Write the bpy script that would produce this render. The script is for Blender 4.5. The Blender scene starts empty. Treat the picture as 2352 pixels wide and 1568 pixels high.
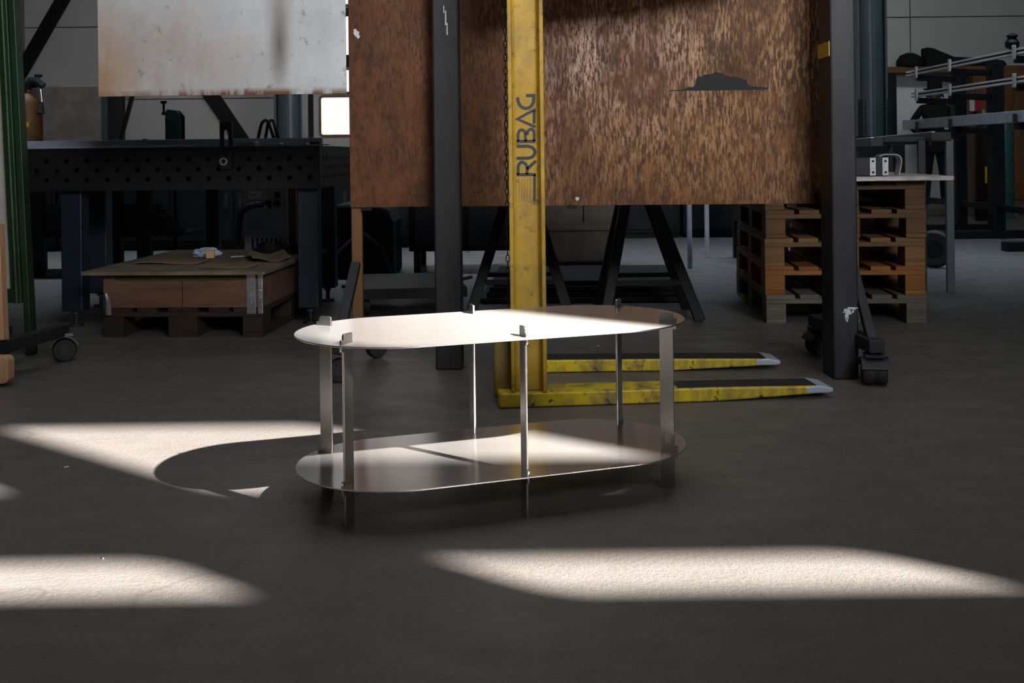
import bpy, bmesh, math, random
from mathutils import Vector, Matrix, Euler
random.seed(7)
SC = bpy.context.scene
COL = SC.collection
R = math.radians

# ------------------------------------------------------------------ camera, sky, sun, large lights, exposure
H, F = .88, 2550.0
cam = bpy.data.objects.new('camera', bpy.data.cameras.new('camera'))
COL.objects.link(cam)
cam.data.sensor_width = 36
cam.data.lens = F / 2352 * 36
cam.data.shift_y = -430 / 2352
cam.data.clip_start = .05
cam.matrix_world = Matrix.Translation((0, 0, H)) @ Matrix.Rotation(R(90), 4, 'X') @ Matrix.Rotation(R(-.68), 4, 'Z')
SC.camera = cam

world = bpy.data.worlds.new('sky')
SC.world = world
world.use_nodes = True
wn = world.node_tree.nodes
wn['Background'].inputs[0].default_value = (.62, .78, 1.0, 1)
wn['Background'].inputs[1].default_value = 1.2

SUN_DIR = Vector((-1.086, .867, -1.0))


def aim(o, d):
    o.rotation_euler = Vector(d).to_track_quat('-Z', 'Y').to_euler()


def lamp(name, kind, loc, d, energy, color, **kw):
    l = bpy.data.lights.new(name, kind)
    l.energy = energy
    l.color = color
    for k, v in kw.items():
        setattr(l, k, v)
    o = bpy.data.objects.new(name, l)
    COL.objects.link(o)
    o.location = loc
    aim(o, d)
    return o


lamp('sun', 'SUN', (8, -8, 9), SUN_DIR, 44, (1, .925, .86), angle=R(.7))
# area lamps added as fill, standing in for unseen gates and rooflights
lamp('front_fill', 'AREA', (1.9, -1.7, 3.3), (-.23, .9, -.10), 58, (.97, .98, 1), shape='RECTANGLE', size=2.6, size_y=1.6, spread=R(62))
lamp('overhead_fill', 'AREA', (-.9, 3.0, 7.6), (0, 0, -1), 23, (.97, .98, 1), shape='RECTANGLE', size=8, size_y=2.4, spread=R(56))
lamp('middle_overhead_fill', 'AREA', (-.5, 9.2, 7.6), (0, 0, -1), 145, (.70, .83, 1), shape='RECTANGLE', size=13, size_y=1.2, spread=R(48))
lamp('rear_wall_fill', 'AREA', (1.8, 8.6, 6.6), (0, .82, -.57), 56, (.95, .97, 1), shape='RECTANGLE', size=10, size_y=1.2, spread=R(80))

SC.view_settings.view_transform = 'Standard'
SC.view_settings.look = 'None'
SC.view_settings.gamma = 1
SC.view_settings.use_curve_mapping = False
SC.view_settings.exposure = 0.0


# ------------------------------------------------------------------ materials
def mat(name, c1, c2=None, rough=.6, metal=0.0, scale=6.0, stretch=(1, 1, 1), bump=0.0, bscale=None,
        contrast=(.35, .65), rnd=0.0, detail=6, rough_var=0.0, spec=.5):
    m = bpy.data.materials.new(name)
    m.use_nodes = True
    nt = m.node_tree
    N, L = nt.nodes, nt.links
    b = N['Principled BSDF']
    b.inputs['Roughness'].default_value = rough
    b.inputs['Metallic'].default_value = metal
    b.inputs['Specular IOR Level'].default_value = spec
    if c2 is None:
        c2 = tuple(x * .7 for x in c1)
    tc = N.new('ShaderNodeTexCoord')
    mp = N.new('ShaderNodeMapping')
    mp.inputs['Scale'].default_value = stretch
    L.new(tc.outputs['Object'], mp.inputs['Vector'])
    vec = mp.outputs['Vector']
    if rnd:
        oi = N.new('ShaderNodeObjectInfo')
        ad = N.new('ShaderNodeVectorMath')
        ad.operation = 'MULTIPLY_ADD'
        cb = N.new('ShaderNodeCombineXYZ')
        for k in range(3):
            L.new(oi.outputs['Random'], cb.inputs[k])
        L.new(cb.outputs[0], ad.inputs[0])
        ad.inputs[1].default_value = (17, 29, 41)
        L.new(vec, ad.inputs[2])
        vec = ad.outputs[0]
    nz = N.new('ShaderNodeTexNoise')
    nz.inputs['Scale'].default_value = scale
    nz.inputs['Detail'].default_value = detail
    nz.inputs['Roughness'].default_value = .65
    L.new(vec, nz.inputs['Vector'])
    rp = N.new('ShaderNodeValToRGB')
    rp.color_ramp.elements[0].position, rp.color_ramp.elements[1].position = contrast
    rp.color_ramp.elements[0].color = (*c2, 1)
    rp.color_ramp.elements[1].color = (*c1, 1)
    L.new(nz.outputs['Fac'], rp.inputs['Fac'])
    col = rp.outputs['Color']
    if rnd:
        hs = N.new('ShaderNodeHueSaturation')
        mr = N.new('ShaderNodeMapRange')
        mr.inputs['To Min'].default_value = 1 - rnd
        mr.inputs['To Max'].default_value = 1 + rnd
        L.new(oi.outputs['Random'], mr.inputs['Value'])
        L.new(mr.outputs[0], hs.inputs['Value'])
        L.new(col, hs.inputs['Color'])
        col = hs.outputs['Color']
    L.new(col, b.inputs['Base Color'])
    if bump:
        n2 = N.new('ShaderNodeTexNoise')
        n2.inputs['Scale'].default_value = bscale or scale * 4
        n2.inputs['Detail'].default_value = 4
        L.new(vec, n2.inputs['Vector'])
        bp = N.new('ShaderNodeBump')
        bp.inputs['Strength'].default_value = bump
        bp.inputs['Distance'].default_value = .01
        L.new(n2.outputs['Fac'], bp.inputs['Height'])
        L.new(bp.outputs['Normal'], b.inputs['Normal'])
    if rough_var:
        mr = N.new('ShaderNodeMapRange')
        mr.inputs['To Min'].default_value = rough - rough_var
        mr.inputs['To Max'].default_value = rough + rough_var
        L.new(nz.outputs['Fac'], mr.inputs['Value'])
        L.new(mr.outputs[0], b.inputs['Roughness'])
    m['col'] = col.node.name
    return m


def node_mix(nt, fac, a, b):
    n = nt.nodes.new('ShaderNodeMix')
    n.data_type = 'RGBA'
    for s, v in ((n.inputs[0], fac), (n.inputs[6], a), (n.inputs[7], b)):
        if isinstance(v, bpy.types.NodeSocket):
            nt.links.new(v, s)
        elif isinstance(v, tuple):
            s.default_value = (*v, 1)
        else:
            s.default_value = v
    return n.outputs[2]


def node_noise(nt, scale, stretch=(1, 1, 1), lo=.4, hi=.6, detail=5, coord='Object', loc=(0, 0, 0)):
    N, L = nt.nodes, nt.links
    tc = N.new('ShaderNodeTexCoord')
    mp = N.new('ShaderNodeMapping')
    mp.inputs['Scale'].default_value = stretch
    mp.inputs['Location'].default_value = loc
    L.new(tc.outputs[coord], mp.inputs['Vector'])
    nz = N.new('ShaderNodeTexNoise')
    nz.inputs['Scale'].default_value = scale
    nz.inputs['Detail'].default_value = detail
    nz.inputs['Roughness'].default_value = .65
    L.new(mp.outputs[0], nz.inputs['Vector'])
    mr = N.new('ShaderNodeMapRange')
    mr.inputs['From Min'].default_value = lo
    mr.inputs['From Max'].default_value = hi
    L.new(nz.outputs['Fac'], mr.inputs['Value'])
    return mr.outputs[0]


def node_math(nt, op, a, b):
    n = nt.nodes.new('ShaderNodeMath')
    n.operation = op
    for s, v in ((n.inputs[0], a), (n.inputs[1], b)):
        if isinstance(v, bpy.types.NodeSocket):
            nt.links.new(v, s)
        else:
            s.default_value = v
    return n.outputs[0]


def node_blob(nt, c, r, soft=.6):
    """1 inside an ellipsoid of centre c and radii r (object space), fading out: a stain with a place of its own"""
    N, L = nt.nodes, nt.links
    tc = N.new('ShaderNodeTexCoord')
    mp = N.new('ShaderNodeMapping')
    mp.inputs['Scale'].default_value = tuple(1 / x for x in r)
    mp.inputs['Location'].default_value = tuple(-a / x for a, x in zip(c, r))
    L.new(tc.outputs['Object'], mp.inputs['Vector'])
    ln = N.new('ShaderNodeVectorMath')
    ln.operation = 'LENGTH'
    L.new(mp.outputs[0], ln.inputs[0])
    mr = N.new('ShaderNodeMapRange')
    mr.inputs['From Min'].default_value = 1 + soft / 2
    mr.inputs['From Max'].default_value = 1 - soft
    L.new(ln.outputs['Value'], mr.inputs['Value'])
    return mr.outputs[0]


def newmat(name):
    m = bpy.data.materials.new(name)
    m.use_nodes = True
    return m, m.node_tree, m.node_tree.nodes['Principled BSDF']


def bump_from(nt, b, fac, strength, dist=.01):
    bp = nt.nodes.new('ShaderNodeBump')
    bp.inputs['Strength'].default_value = strength
    bp.inputs['Distance'].default_value = dist
    nt.links.new(fac, bp.inputs['Height'])
    nt.links.new(bp.outputs['Normal'], b.inputs['Normal'])


def floor_material():
    m, nt, b = newmat('worn_concrete')
    big = node_noise(nt, .9, lo=.3, hi=.7)
    mid = node_noise(nt, 5, (1, 1.6, 1), lo=.3, hi=.7, detail=8)
    fine = node_noise(nt, 90, lo=.25, hi=.75, detail=3)
    c = node_mix(nt, big, (.104, .097, .091), (.158, .149, .141))
    c = node_mix(nt, node_math(nt, 'MULTIPLY', mid, .7), c, (.068, .062, .058))
    c = node_mix(nt, node_math(nt, 'MULTIPLY', fine, .5), c, (.185, .172, .16))
    # hairline cracks
    N, L = nt.nodes, nt.links
    tc = N.new('ShaderNodeTexCoord')
    vo = N.new('ShaderNodeTexVoronoi')
    vo.feature = 'DISTANCE_TO_EDGE'
    vo.inputs['Scale'].default_value = .55
    wob = N.new('ShaderNodeTexNoise')
    wob.inputs['Scale'].default_value = 3
    ad = N.new('ShaderNodeVectorMath')
    ad.operation = 'MULTIPLY_ADD'
    ad.inputs[1].default_value = (.5, .5, .5)
    L.new(tc.outputs['Object'], wob.inputs['Vector'])
    L.new(wob.outputs['Color'], ad.inputs[0])
    L.new(tc.outputs['Object'], ad.inputs[2])
    L.new(ad.outputs[0], vo.inputs['Vector'])
    mr = N.new('ShaderNodeMapRange')
    mr.inputs['From Min'].default_value = .0045
    mr.inputs['From Max'].default_value = .001
    L.new(vo.outputs['Distance'], mr.inputs['Value'])
    c = node_mix(nt, node_math(nt, 'MULTIPLY', mr.outputs[0], .22), c, (.03, .027, .025))
    nt.links.new(c, b.inputs['Base Color'])
    r = N.new('ShaderNodeMapRange')
    r.inputs['To Min'].default_value = .30
    r.inputs['To Max'].default_value = .50
    L.new(mid, r.inputs['Value'])
    L.new(r.outputs[0], b.inputs['Roughness'])
    b.inputs['Specular IOR Level'].default_value = .5
    grit = node_noise(nt, 240, (1, 1, 1), lo=.3, hi=.7, detail=2)
    h = node_math(nt, 'ADD', node_math(nt, 'ADD', node_math(nt, 'MULTIPLY', fine, .5), node_math(nt, 'MULTIPLY', grit, .3)), mid)
    bump_from(nt, b, h, .42, .006)
    return m


def rust_material():
    m, nt, b = newmat('rusted_plate')
    big = node_noise(nt, 2.6, lo=.35, hi=.65)
    c = node_mix(nt, big, (.070, .024, .008), (.150, .056, .017))
    pits = node_noise(nt, 60, (1, 1, .5), lo=.45, hi=.62, detail=8)
    c = node_mix(nt, node_math(nt, 'MULTIPLY', pits, .7), c, (.030, .013, .007))
    # pale mill scale left between the rust, running down in fine streaks, thick on the middle, little on the left end
    flakes = node_noise(nt, 130, (1, 1, .20), lo=.45, hi=.58, detail=7)
    where = node_math(nt, 'MAXIMUM', node_blob(nt, (.45, 0, .60), (.95, 1, .80), .6),
                      node_math(nt, 'MULTIPLY', node_blob(nt, (-.62, 0, .50), (.22, 1, .40), .9), .35))
    patch = node_noise(nt, 5.5, (1, 1, .6), lo=.38, hi=.58, detail=9, loc=(3, 1, 2))
    f = node_math(nt, 'MULTIPLY', node_math(nt, 'MULTIPLY', flakes, where), node_math(nt, 'ADD', node_math(nt, 'MULTIPLY', patch, .90), .10))
    bare = node_mix(nt, node_blob(nt, (.05, 0, .72), (.42, 1, .40), .9), (.46, .25, .115), (.64, .43, .335))
    c = node_mix(nt, f, c, bare)
    oran = node_math(nt, 'MULTIPLY', node_noise(nt, 30, (1, 1, .35), lo=.5, hi=.6, detail=7), node_blob(nt, (.45, 0, .12), (.8, 1, .36), .8))
    c = node_mix(nt, node_math(nt, 'MULTIPLY', oran, .6), c, (.36, .15, .035))
    red = node_math(nt, 'MULTIPLY', node_noise(nt, 12, (1, 1, .5), lo=.45, hi=.65, detail=7), node_blob(nt, (-.80, 0, .3), (.35, 1, .7), .9))
    c = node_mix(nt, node_math(nt, 'MULTIPLY', red, .7), c, (.24, .075, .026))
    nt.links.new(c, b.inputs['Base Color'])
    b.inputs['Roughness'].default_value = .58
    b.inputs['Specular IOR Level'].default_value = .35
    bump_from(nt, b, flakes, .3, .004)
    return m


def grey_sheet_material():
    m, nt, b = newmat('weathered_galvanised_plate')
    big = node_noise(nt, 3.0, (1, 1, .8), lo=.3, hi=.7)
    c = node_mix(nt, big, (.44, .465, .49), (.66, .69, .71))
    spots = node_noise(nt, 16, lo=.60, hi=.70, detail=7)
    c = node_mix(nt, node_math(nt, 'MULTIPLY', spots, .8), c, (.16, .13, .12))
    warm = node_math(nt, 'MULTIPLY', node_blob(nt, (-.22, 0, .12), (.36, 1, .26), .8), node_noise(nt, 5, lo=.3, hi=.6))
    c = node_mix(nt, node_math(nt, 'MULTIPLY', warm, .85), c, (.40, .31, .245))
    lft = node_math(nt, 'MULTIPLY', node_blob(nt, (-.52, 0, .06), (.14, 1, .30), .8), node_noise(nt, 9, (1, 1, .5), lo=.2, hi=.45))
    c = node_mix(nt, node_math(nt, 'MULTIPLY', lft, .9), c, (.42, .265, .145))
    band = node_blob(nt, (.245, 0, .6), (.055, 1, .62), .7)
    c = node_mix(nt, node_math(nt, 'MULTIPLY', band, .65), c, (.26, .20, .155))
    c = node_mix(nt, node_math(nt, 'MULTIPLY', node_blob(nt, (.245, 0, .21), (.03, 1, .13), 1.0), .75), c, (.09, .06, .045))
    edge = node_math(nt, 'MULTIPLY', node_blob(nt, (.15, 0, 0), (.7, 1, .026), .6), node_noise(nt, 7, (1, 1, .2), lo=.42, hi=.52))
    c = node_mix(nt, edge, c, (.17, .07, .03))
    nt.links.new(c, b.inputs['Base Color'])
    b.inputs['Metallic'].default_value = .15
    b.inputs['Roughness'].default_value = .5
    return m


def yellow_material(name='worn_yellow_paint', worn=.5, cc=((.43, .255, .012), (.55, .345, .034))):
    m, nt, b = newmat(name)
    c = node_mix(nt, node_noise(nt, 7, lo=.35, hi=.65), *cc)
    c = node_mix(nt, node_math(nt, 'MULTIPLY', node_noise(nt, 11, (1, 1, .6), lo=.45, hi=.7, detail=8, loc=(4, 2, 1)), .75 * worn * 2), c, (.20, .135, .055))
    c = node_mix(nt, node_math(nt, 'MULTIPLY', node_noise(nt, 26, lo=.58, hi=.70, detail=8), worn * 1.7), c, (.045, .033, .02))
    nt.links.new(c, b.inputs['Base Color'])
    b.inputs['Roughness'].default_value = .5
    bump_from(nt, b, node_noise(nt, 40), .12, .004)
    return m


def wall_material():
    m, nt, b = newmat('microlined_wall_panel')
    c = node_mix(nt, node_noise(nt, .8, lo=.3, hi=.7), (.50, .50, .48), (.58, .58, .56))
    nt.links.new(c, b.inputs['Base Color'])
    b.inputs['Roughness'].default_value = .55
    N, L = nt.nodes, nt.links
    tc = N.new('ShaderNodeTexCoord')
    wv = N.new('ShaderNodeTexWave')
    wv.bands_direction = 'Z'
    wv.wave_profile = 'SAW'
    wv.inputs['Scale'].default_value = 7.0
    L.new(tc.outputs['Object'], wv.inputs['Vector'])
    bump_from(nt, b, wv.outputs['Fac'], .5, .012)
    return m


def emit(name, c, s):
    m, nt, b = newmat(name)
    b.inputs['Base Color'].default_value = (*c, 1)
    b.inputs['Emission Color'].default_value = (*c, 1)
    b.inputs['Emission Strength'].default_value = s
    return m


M = {}
M['floor'] = floor_material()
M['rust'] = rust_material()
M['sheet'] = grey_sheet_material()
M['yellow'] = yellow_material(worn=.44)
M['yellow_worn'] = yellow_material('scraped_yellow_paint', .85, ((.60, .44, .006), (.72, .54, .010)))
M['yellow_dark'] = yellow_material('dark_yellow_paint', .6, ((.16, .105, .01), (.24, .165, .02)))  # darker yellow for the housing, cross beam and boom
M['wall'] = wall_material()
M['pane'] = emit('frosted_daylight_pane', (1, .975, .94), .78)
def brushed(name, axis):
    m, nt, b = newmat(name)
    c = node_mix(nt, node_noise(nt, 6, (1, 12, 12), lo=.3, hi=.7), (.66, .64, .62), (.74, .72, .70))
    nt.links.new(c, b.inputs['Base Color'])
    b.inputs['Metallic'].default_value = 1
    b.inputs['Roughness'].default_value = .228
    b.inputs['Anisotropic'].default_value = .9
    v = nt.nodes.new('ShaderNodeVectorTransform')
    v.vector_type = 'VECTOR'
    v.convert_from, v.convert_to = 'OBJECT', 'WORLD'
    v.inputs[0].default_value = axis
    nt.links.new(v.outputs[0], b.inputs['Tangent'])
    return m


M['steel'] = brushed('brushed_stainless_plate', (0, 1, 0))
M['steel_leg'] = brushed('brushed_stainless_leg', (1, 0, 0))
M['steel_leg'].node_tree.nodes['Principled BSDF'].inputs['Roughness'].default_value = .24
M['steel_leg'].node_tree.nodes['Principled BSDF'].inputs['Anisotropic'].default_value = .15
M['dark_steel'] = mat('dark_mill_steel', (.035, .035, .039), (.018, .018, .021), rough=.55, metal=.35, scale=5, bump=.12, bscale=50)
M['post'] = mat('scuffed_grey_post_steel', (.036, .036, .040), (.017, .017, .020), rough=.55, metal=.25, scale=7, stretch=(1, 1, .35), bump=.12, bscale=45)
M['black'] = mat('black_iron', (.010, .010, .011), (.005, .005, .006), rough=.55, metal=.0, scale=9, bump=.08, spec=.25)
M['black_matte'] = mat('black_cloth_and_paint', (.016, .016, .017), (.01, .01, .01), rough=.85, scale=20, spec=.2)
M['rubber'] = mat('black_rubber', (.02, .02, .02), (.012, .012, .012), rough=.7, scale=12)
M['chrome'] = mat('zinc_plated_steel', (.62, .64, .68), (.42, .44, .47), rough=.32, metal=.85, scale=18)
M['tube'] = mat('bluish_bare_steel_tube', (.50, .56, .66), (.36, .41, .49), rough=.4, metal=.05, scale=6, stretch=(.4, 1, 1))
M['blue'] = mat('dark_blue_paint', (.0045, .013, .028), (.003, .008, .017), rough=.5, scale=8)
M['green'] = mat('dark_green_paint', (.011, .042, .015), (.006, .022, .008), rough=.42, scale=9, stretch=(1, 1, .4), bump=.06)
M['teal'] = mat('teal_machine_paint', (.045, .17, .17), (.024, .095, .098), rough=.42, scale=9)
M['bluegrey'] = mat('blue_grey_column_paint', (.085, .12, .14), (.055, .085, .098), rough=.42, scale=5, stretch=(1, 1, .3))
M['white_paint'] = mat('off_white_paint', (.62, .62, .62), (.50, .50, .50), rough=.55, scale=5)
M['panel'] = mat('pale_grey_panel', (.50, .49, .46), (.40, .39, .37), rough=.55, scale=5, stretch=(1, 1, .4))
M['greywhite'] = mat('pale_blue_white_door', (.86, .89, .92), (.78, .82, .85), rough=.5, scale=3)
M['ply'] = mat('stained_plywood', (.24, .205, .18), (.14, .115, .10), rough=.75, scale=7, contrast=(.3, .7))
M['brown'] = mat('brown_wood_cabinet', (.22, .105, .034), (.12, .056, .018), rough=.55, scale=4, stretch=(1, 1, .25))
M['wood'] = mat('weathered_pallet_wood', (.15, .078, .026), (.08, .04, .013), rough=.75, scale=7, stretch=(.25, 3, 3), bump=.2, rnd=.28)
M['wood_orange'] = mat('fresh_orange_pallet_wood', (.30, .115, .018), (.19, .068, .010), rough=.7, scale=7, stretch=(.25, 3, 3), bump=.2, rnd=.18)
M['wood_grey'] = mat('grey_aged_pallet_wood', (.16, .135, .105), (.09, .075, .058), rough=.8, scale=7, stretch=(.25, 3, 3), bump=.2, rnd=.2)
M['wood_tan'] = mat('tan_pallet_wood', (.24, .128, .045), (.14, .07, .022), rough=.75, scale=7, stretch=(.25, 3, 3), bump=.2, rnd=.2)
M['wood_dark'] = mat('dark_pallet_wood', (.036, .018, .009), (.018, .009, .005), rough=.8, scale=7, stretch=(.25, 3, 3), bump=.2, rnd=.2)  # darkest pallet wood, for the one carrying the crate
M['olive'] = mat('dull_olive_strip', (.085, .07, .012), (.05, .04, .008), rough=.7)
M['crate'] = mat('reddish_crate_plank', (.20, .10, .058), (.095, .046, .028), rough=.75, scale=5, stretch=(.5, 2, 3), bump=.2)
M['lid'] = mat('dusty_plywood_lid', (.22, .165, .115), (.11, .08, .056), rough=.8, scale=6)
M['board_edge'] = mat('splintered_plywood_edge', (.80, .74, .69), (.40, .345, .31), rough=.8, scale=22, stretch=(.6, 1, 3), bump=.3)
M['card'] = mat('brown_cardboard', (.24, .165, .095), (.17, .115, .066), rough=.85, scale=9)
M['timber'] = mat('pale_timber', (.62, .36, .20), (.44, .24, .125), rough=.7, scale=6, stretch=(3, 3, .3), bump=.12)
M['orange'] = mat('rusty_orange_gas_bottle_paint', (.22, .085, .02), (.10, .045, .016), rough=.5, scale=8)
M['grey_box'] = mat('grey_machine_enamel', (.36, .39, .42), (.26, .28, .30), rough=.5, scale=6)
M['bright'] = mat('bright_bare_profile', (.86, .86, .90), (.72, .72, .76), rough=.35, metal=.3, scale=9)
M['strap'] = mat('dull_grey_strap_steel', (.40, .385, .36), (.28, .265, .25), rough=.5, metal=.1, scale=14)
M['zinc'] = mat('dull_zinc_fork', (.20, .20, .21), (.13, .13, .135), rough=.4, metal=.6, scale=14)
M['label'] = mat('white_sticker', (.70, .70, .70), (.62, .62, .62), rough=.5)
M['ink'] = mat('faded_navy_lettering', (.022, .027, .040), (.035, .040, .052), rough=.55, scale=14)
M['thinink'] = mat('thin_brown_outline', (.13, .095, .045), (.09, .065, .03), rough=.55)
M['tape'] = mat('yellow_tape', (.70, .46, .02), (.60, .38, .02), rough=.5)
M['splash'] = mat('white_paint_splash', (.72, .74, .78), (.55, .58, .62), rough=.6, scale=40)
M['stain'] = mat('black_burnt_stain', (.022, .020, .020), (.012, .011, .010), rough=.75, scale=40, bump=.2)
M['plastic'] = mat('crumpled_bluish_plastic', (.50, .56, .66), (.36, .41, .50), rough=.3, scale=8)
M['red'] = mat('red_plastic', (.42, .03, .04), (.30, .02, .03), rough=.45)
M['cabinet'] = mat('grey_brown_enamel', (.20, .165, .125), (.13, .105, .08), rough=.6, scale=5)
M['ceiling'] = mat('dark_hall_ceiling', (.16, .16, .16), (.12, .12, .12), rough=.8)
M['hall'] = mat('hall_side_wall', (.34, .34, .33), (.28, .28, .275), rough=.8)


# ------------------------------------------------------------------ building helpers
class MB:
    def __init__(self):
        self.bm = bmesh.new()

    def box(self, c, s, rot=None):
        ret = bmesh.ops.create_cube(self.bm, size=1)
        mt = Matrix.Translation(c)
        if rot:
            mt = mt @ Euler(rot).to_matrix().to_4x4()
        mt = mt @ Matrix.Diagonal((*s, 1))
        bmesh.ops.transform(self.bm, matrix=mt, verts=ret['verts'])
        return self

    def span(self, a, b):
        """box between two opposite corners"""
        return self.box([(p + q) / 2 for p, q in zip(a, b)], [abs(q - p) for p, q in zip(a, b)])

    def bar(self, p, q, w, h, up=(0, 0, 1)):
        p, q = Vector(p), Vector(q)
        d = q - p
        z = d.normalized()
        u = Vector(up)
        if abs(z.dot(u)) > .98:
            u = Vector((0, 1, 0))
        x = u.cross(z).normalized()
        y = z.cross(x)
        mt = Matrix((x, y, z)).transposed().to_4x4()
        mt.translation = (p + q) / 2
        ret = bmesh.ops.create_cube(self.bm, size=1)
        bmesh.ops.transform(self.bm, matrix=mt @ Matrix.Diagonal((w, h, d.length, 1)), verts=ret['verts'])
        return self

    def cyl(self, p, q, r0, r1=None, n=20):
        p, q = Vector(p), Vector(q)
        d = q - p
        mt = d.to_track_quat('Z', 'Y').to_matrix().to_4x4()
        mt.translation = (p + q) / 2
        ret = bmesh.ops.create_cone(self.bm, cap_ends=True, segments=n, radius1=r0, radius2=r0 if r1 is None else r1, depth=d.length)
        bmesh.ops.transform(self.bm, matrix=mt, verts=ret['verts'])
        return self

    def tube(self, pts, r, n=8, closed=False):
        pts = [Vector(p) for p in pts]
        rings = []
        k = len(pts)
        for i, p in enumerate(pts):
            a = pts[i - 1] if (i or closed) else p
            b = pts[(i + 1) % k] if (i < k - 1 or closed) else p
            t = (b - a).normalized()
            q = t.to_track_quat('Z', 'Y')
            rr = r[i] if isinstance(r, (list, tuple)) else r
            rings.append([self.bm.verts.new(p + q @ Vector((rr * math.cos(2 * math.pi * j / n), rr * math.sin(2 * math.pi * j / n), 0))) for j in range(n)])
        rng = range(k if closed else k - 1)
        for i in rng:
            A, B = rings[i], rings[(i + 1) % k]
            # best alignment between neighbouring rings
            off = min(range(n), key=lambda o: sum((A[j].co - B[(j + o) % n].co).length for j in range(0, n, max(1, n // 4))))
            for j in range(n):
                self.bm.faces.new((A[j], A[(j + 1) % n], B[(j + 1 + off) % n], B[(j + off) % n]))
        if not closed:
            self.bm.faces.new(rings[0][::-1])
            self.bm.faces.new(rings[-1])
        return self

    def lathe(self, prof, o=(0, 0, 0), n=24, axis='Z'):
        rings = []
        for r, z in prof:
            ring = []
            for j in range(n):
                a = 2 * math.pi * j / n
                v = (r * math.cos(a), r * math.sin(a), z)
                if axis == 'X':
                    v = (z, v[0], v[1])
                elif axis == 'Y':
                    v = (v[0], z, v[1])
                ring.append(self.bm.verts.new(Vector(v) + Vector(o)))
            rings.append(ring)
        for A, B in zip(rings, rings[1:]):
            for j in range(n):
                self.bm.faces.new((A[j], A[(j + 1) % n], B[(j + 1) % n], B[j]))
        self.bm.faces.new(rings[0][::-1])
        self.bm.faces.new(rings[-1])
        return self

    def prism(self, poly, d0, d1, plane='XZ'):
        def v3(p, d):
            return {'XZ': (p[0], d, p[1]), 'XY': (p[0], p[1], d), 'YZ': (d, p[0], p[1])}[plane]
        a = [self.bm.verts.new(v3(p, d0)) for p in poly]
        b = [self.bm.verts.new(v3(p, d1)) for p in poly]
        self.bm.faces.new(a)
        self.bm.faces.new(b[::-1])
        k = len(poly)
        for i in range(k):
            self.bm.faces.new((a[i], b[i], b[(i + 1) % k], a[(i + 1) % k]))
        return self

    def ribbon(self, pts, w, y0, y1):
        """flat stroke in the XZ plane with mitred joints"""
        pts = [Vector(p) for p in pts]
        L_, R_ = [], []
        for i, p in enumerate(pts):
            a = (p - pts[i - 1]).normalized() if i else None
            b = (pts[i + 1] - p).normalized() if i < len(pts) - 1 else None
            a = a or b
            b = b or a
            t = (a + b).normalized()
            nrm = Vector((-t.y, t.x))
            k = min(1.8, 1 / max(.3, nrm.dot(Vector((-a.y, a.x)))))
            L_.append(p + nrm * w / 2 * k)
            R_.append(p - nrm * w / 2 * k)
        for i in range(len(pts) - 1):
            self.prism([L_[i], L_[i + 1], R_[i + 1], R_[i]], y0, y1)
        return self

    def build(self, name, m, parent=None, bevel=0, smooth=False, loc=None, rot=None, seg=2):
        bmesh.ops.recalc_face_normals(self.bm, faces=self.bm.faces)
        me = bpy.data.meshes.new(name)
        self.bm.to_mesh(me)
        self.bm.free()
        return link(name, me, m, parent, bevel, smooth, loc, rot, seg)


def link(name, me, m, parent=None, bevel=0, smooth=False, loc=None, rot=None, seg=2):
    me.materials.clear()
    me.materials.append(M[m] if isinstance(m, str) else m)
    o = bpy.data.objects.new(name, me)
    COL.objects.link(o)
    if parent is not None:
        o.parent = parent
    if loc is not None:
        o.location = loc
    if rot is not None:
        o.rotation_euler = rot
    if smooth:
        for p in me.polygons:
            p.use_smooth = True
        try:
            me.set_sharp_from_angle(angle=R(38))
        except Exception:
            pass
    if bevel:
        b = o.modifiers.new('bevel', 'BEVEL')
        b.width = bevel
        b.segments = seg
        b.limit_method = 'ANGLE'
        b.angle_limit = R(40)
    return o


def plate_mesh(outer, holes, thick, to=None):
    """filled outline with real holes, thick, made flat in XY and carried by matrix `to`"""
    cu = bpy.data.curves.new('outline', 'CURVE')
    cu.dimensions = '2D'
    cu.fill_mode = 'BOTH'
    cu.extrude = thick / 2
    for pts in [outer] + list(holes):
        sp = cu.splines.new('POLY')
        sp.points.add(len(pts) - 1)
        for q, p in zip(sp.points, pts):
            q.co = (p[0], p[1], 0, 1)
        sp.use_cyclic_u = True
    ob = bpy.data.objects.new('outline', cu)
    COL.objects.link(ob)
    dg = bpy.context.evaluated_depsgraph_get()
    me = bpy.data.meshes.new_from_object(ob.evaluated_get(dg))
    bpy.data.objects.remove(ob)
    bpy.data.curves.remove(cu)
    bm = bmesh.new()
    bm.from_mesh(me)
    bmesh.ops.remove_doubles(bm, verts=bm.verts, dist=1e-6)
    bmesh.ops.recalc_face_normals(bm, faces=bm.faces)
    if to is not None:
        bmesh.ops.transform(bm, matrix=to, verts=bm.verts)
    bm.to_mesh(me)
    bm.free()
    return me


XZ = Matrix.Rotation(R(90), 4, 'X')     # flat outline -> upright plate facing -Y


def circ(cx, cy, r, n=16):
    return [(cx + r * math.cos(2 * math.pi * k / n), cy + r * math.sin(2 * math.pi * k / n)) for k in range(n)]


def rrect(x0, x1, y0, y1, r, n=6):
    out = []
    for cx, cy, a0 in ((x1 - r, y1 - r, 0), (x0 + r, y1 - r, 90), (x0 + r, y0 + r, 180), (x1 - r, y0 + r, 270)):
        for k in range(n + 1):
            a = R(a0 + 90 * k / n)
            out.append((cx + r * math.cos(a), cy + r * math.sin(a)))
    return out


def tag(o, label, cat, group=None, kind=None):
    o['label'] = label
    o['category'] = cat
    if group:
        o['group'] = group
    if kind:
        o['kind'] = kind
    return o


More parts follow.
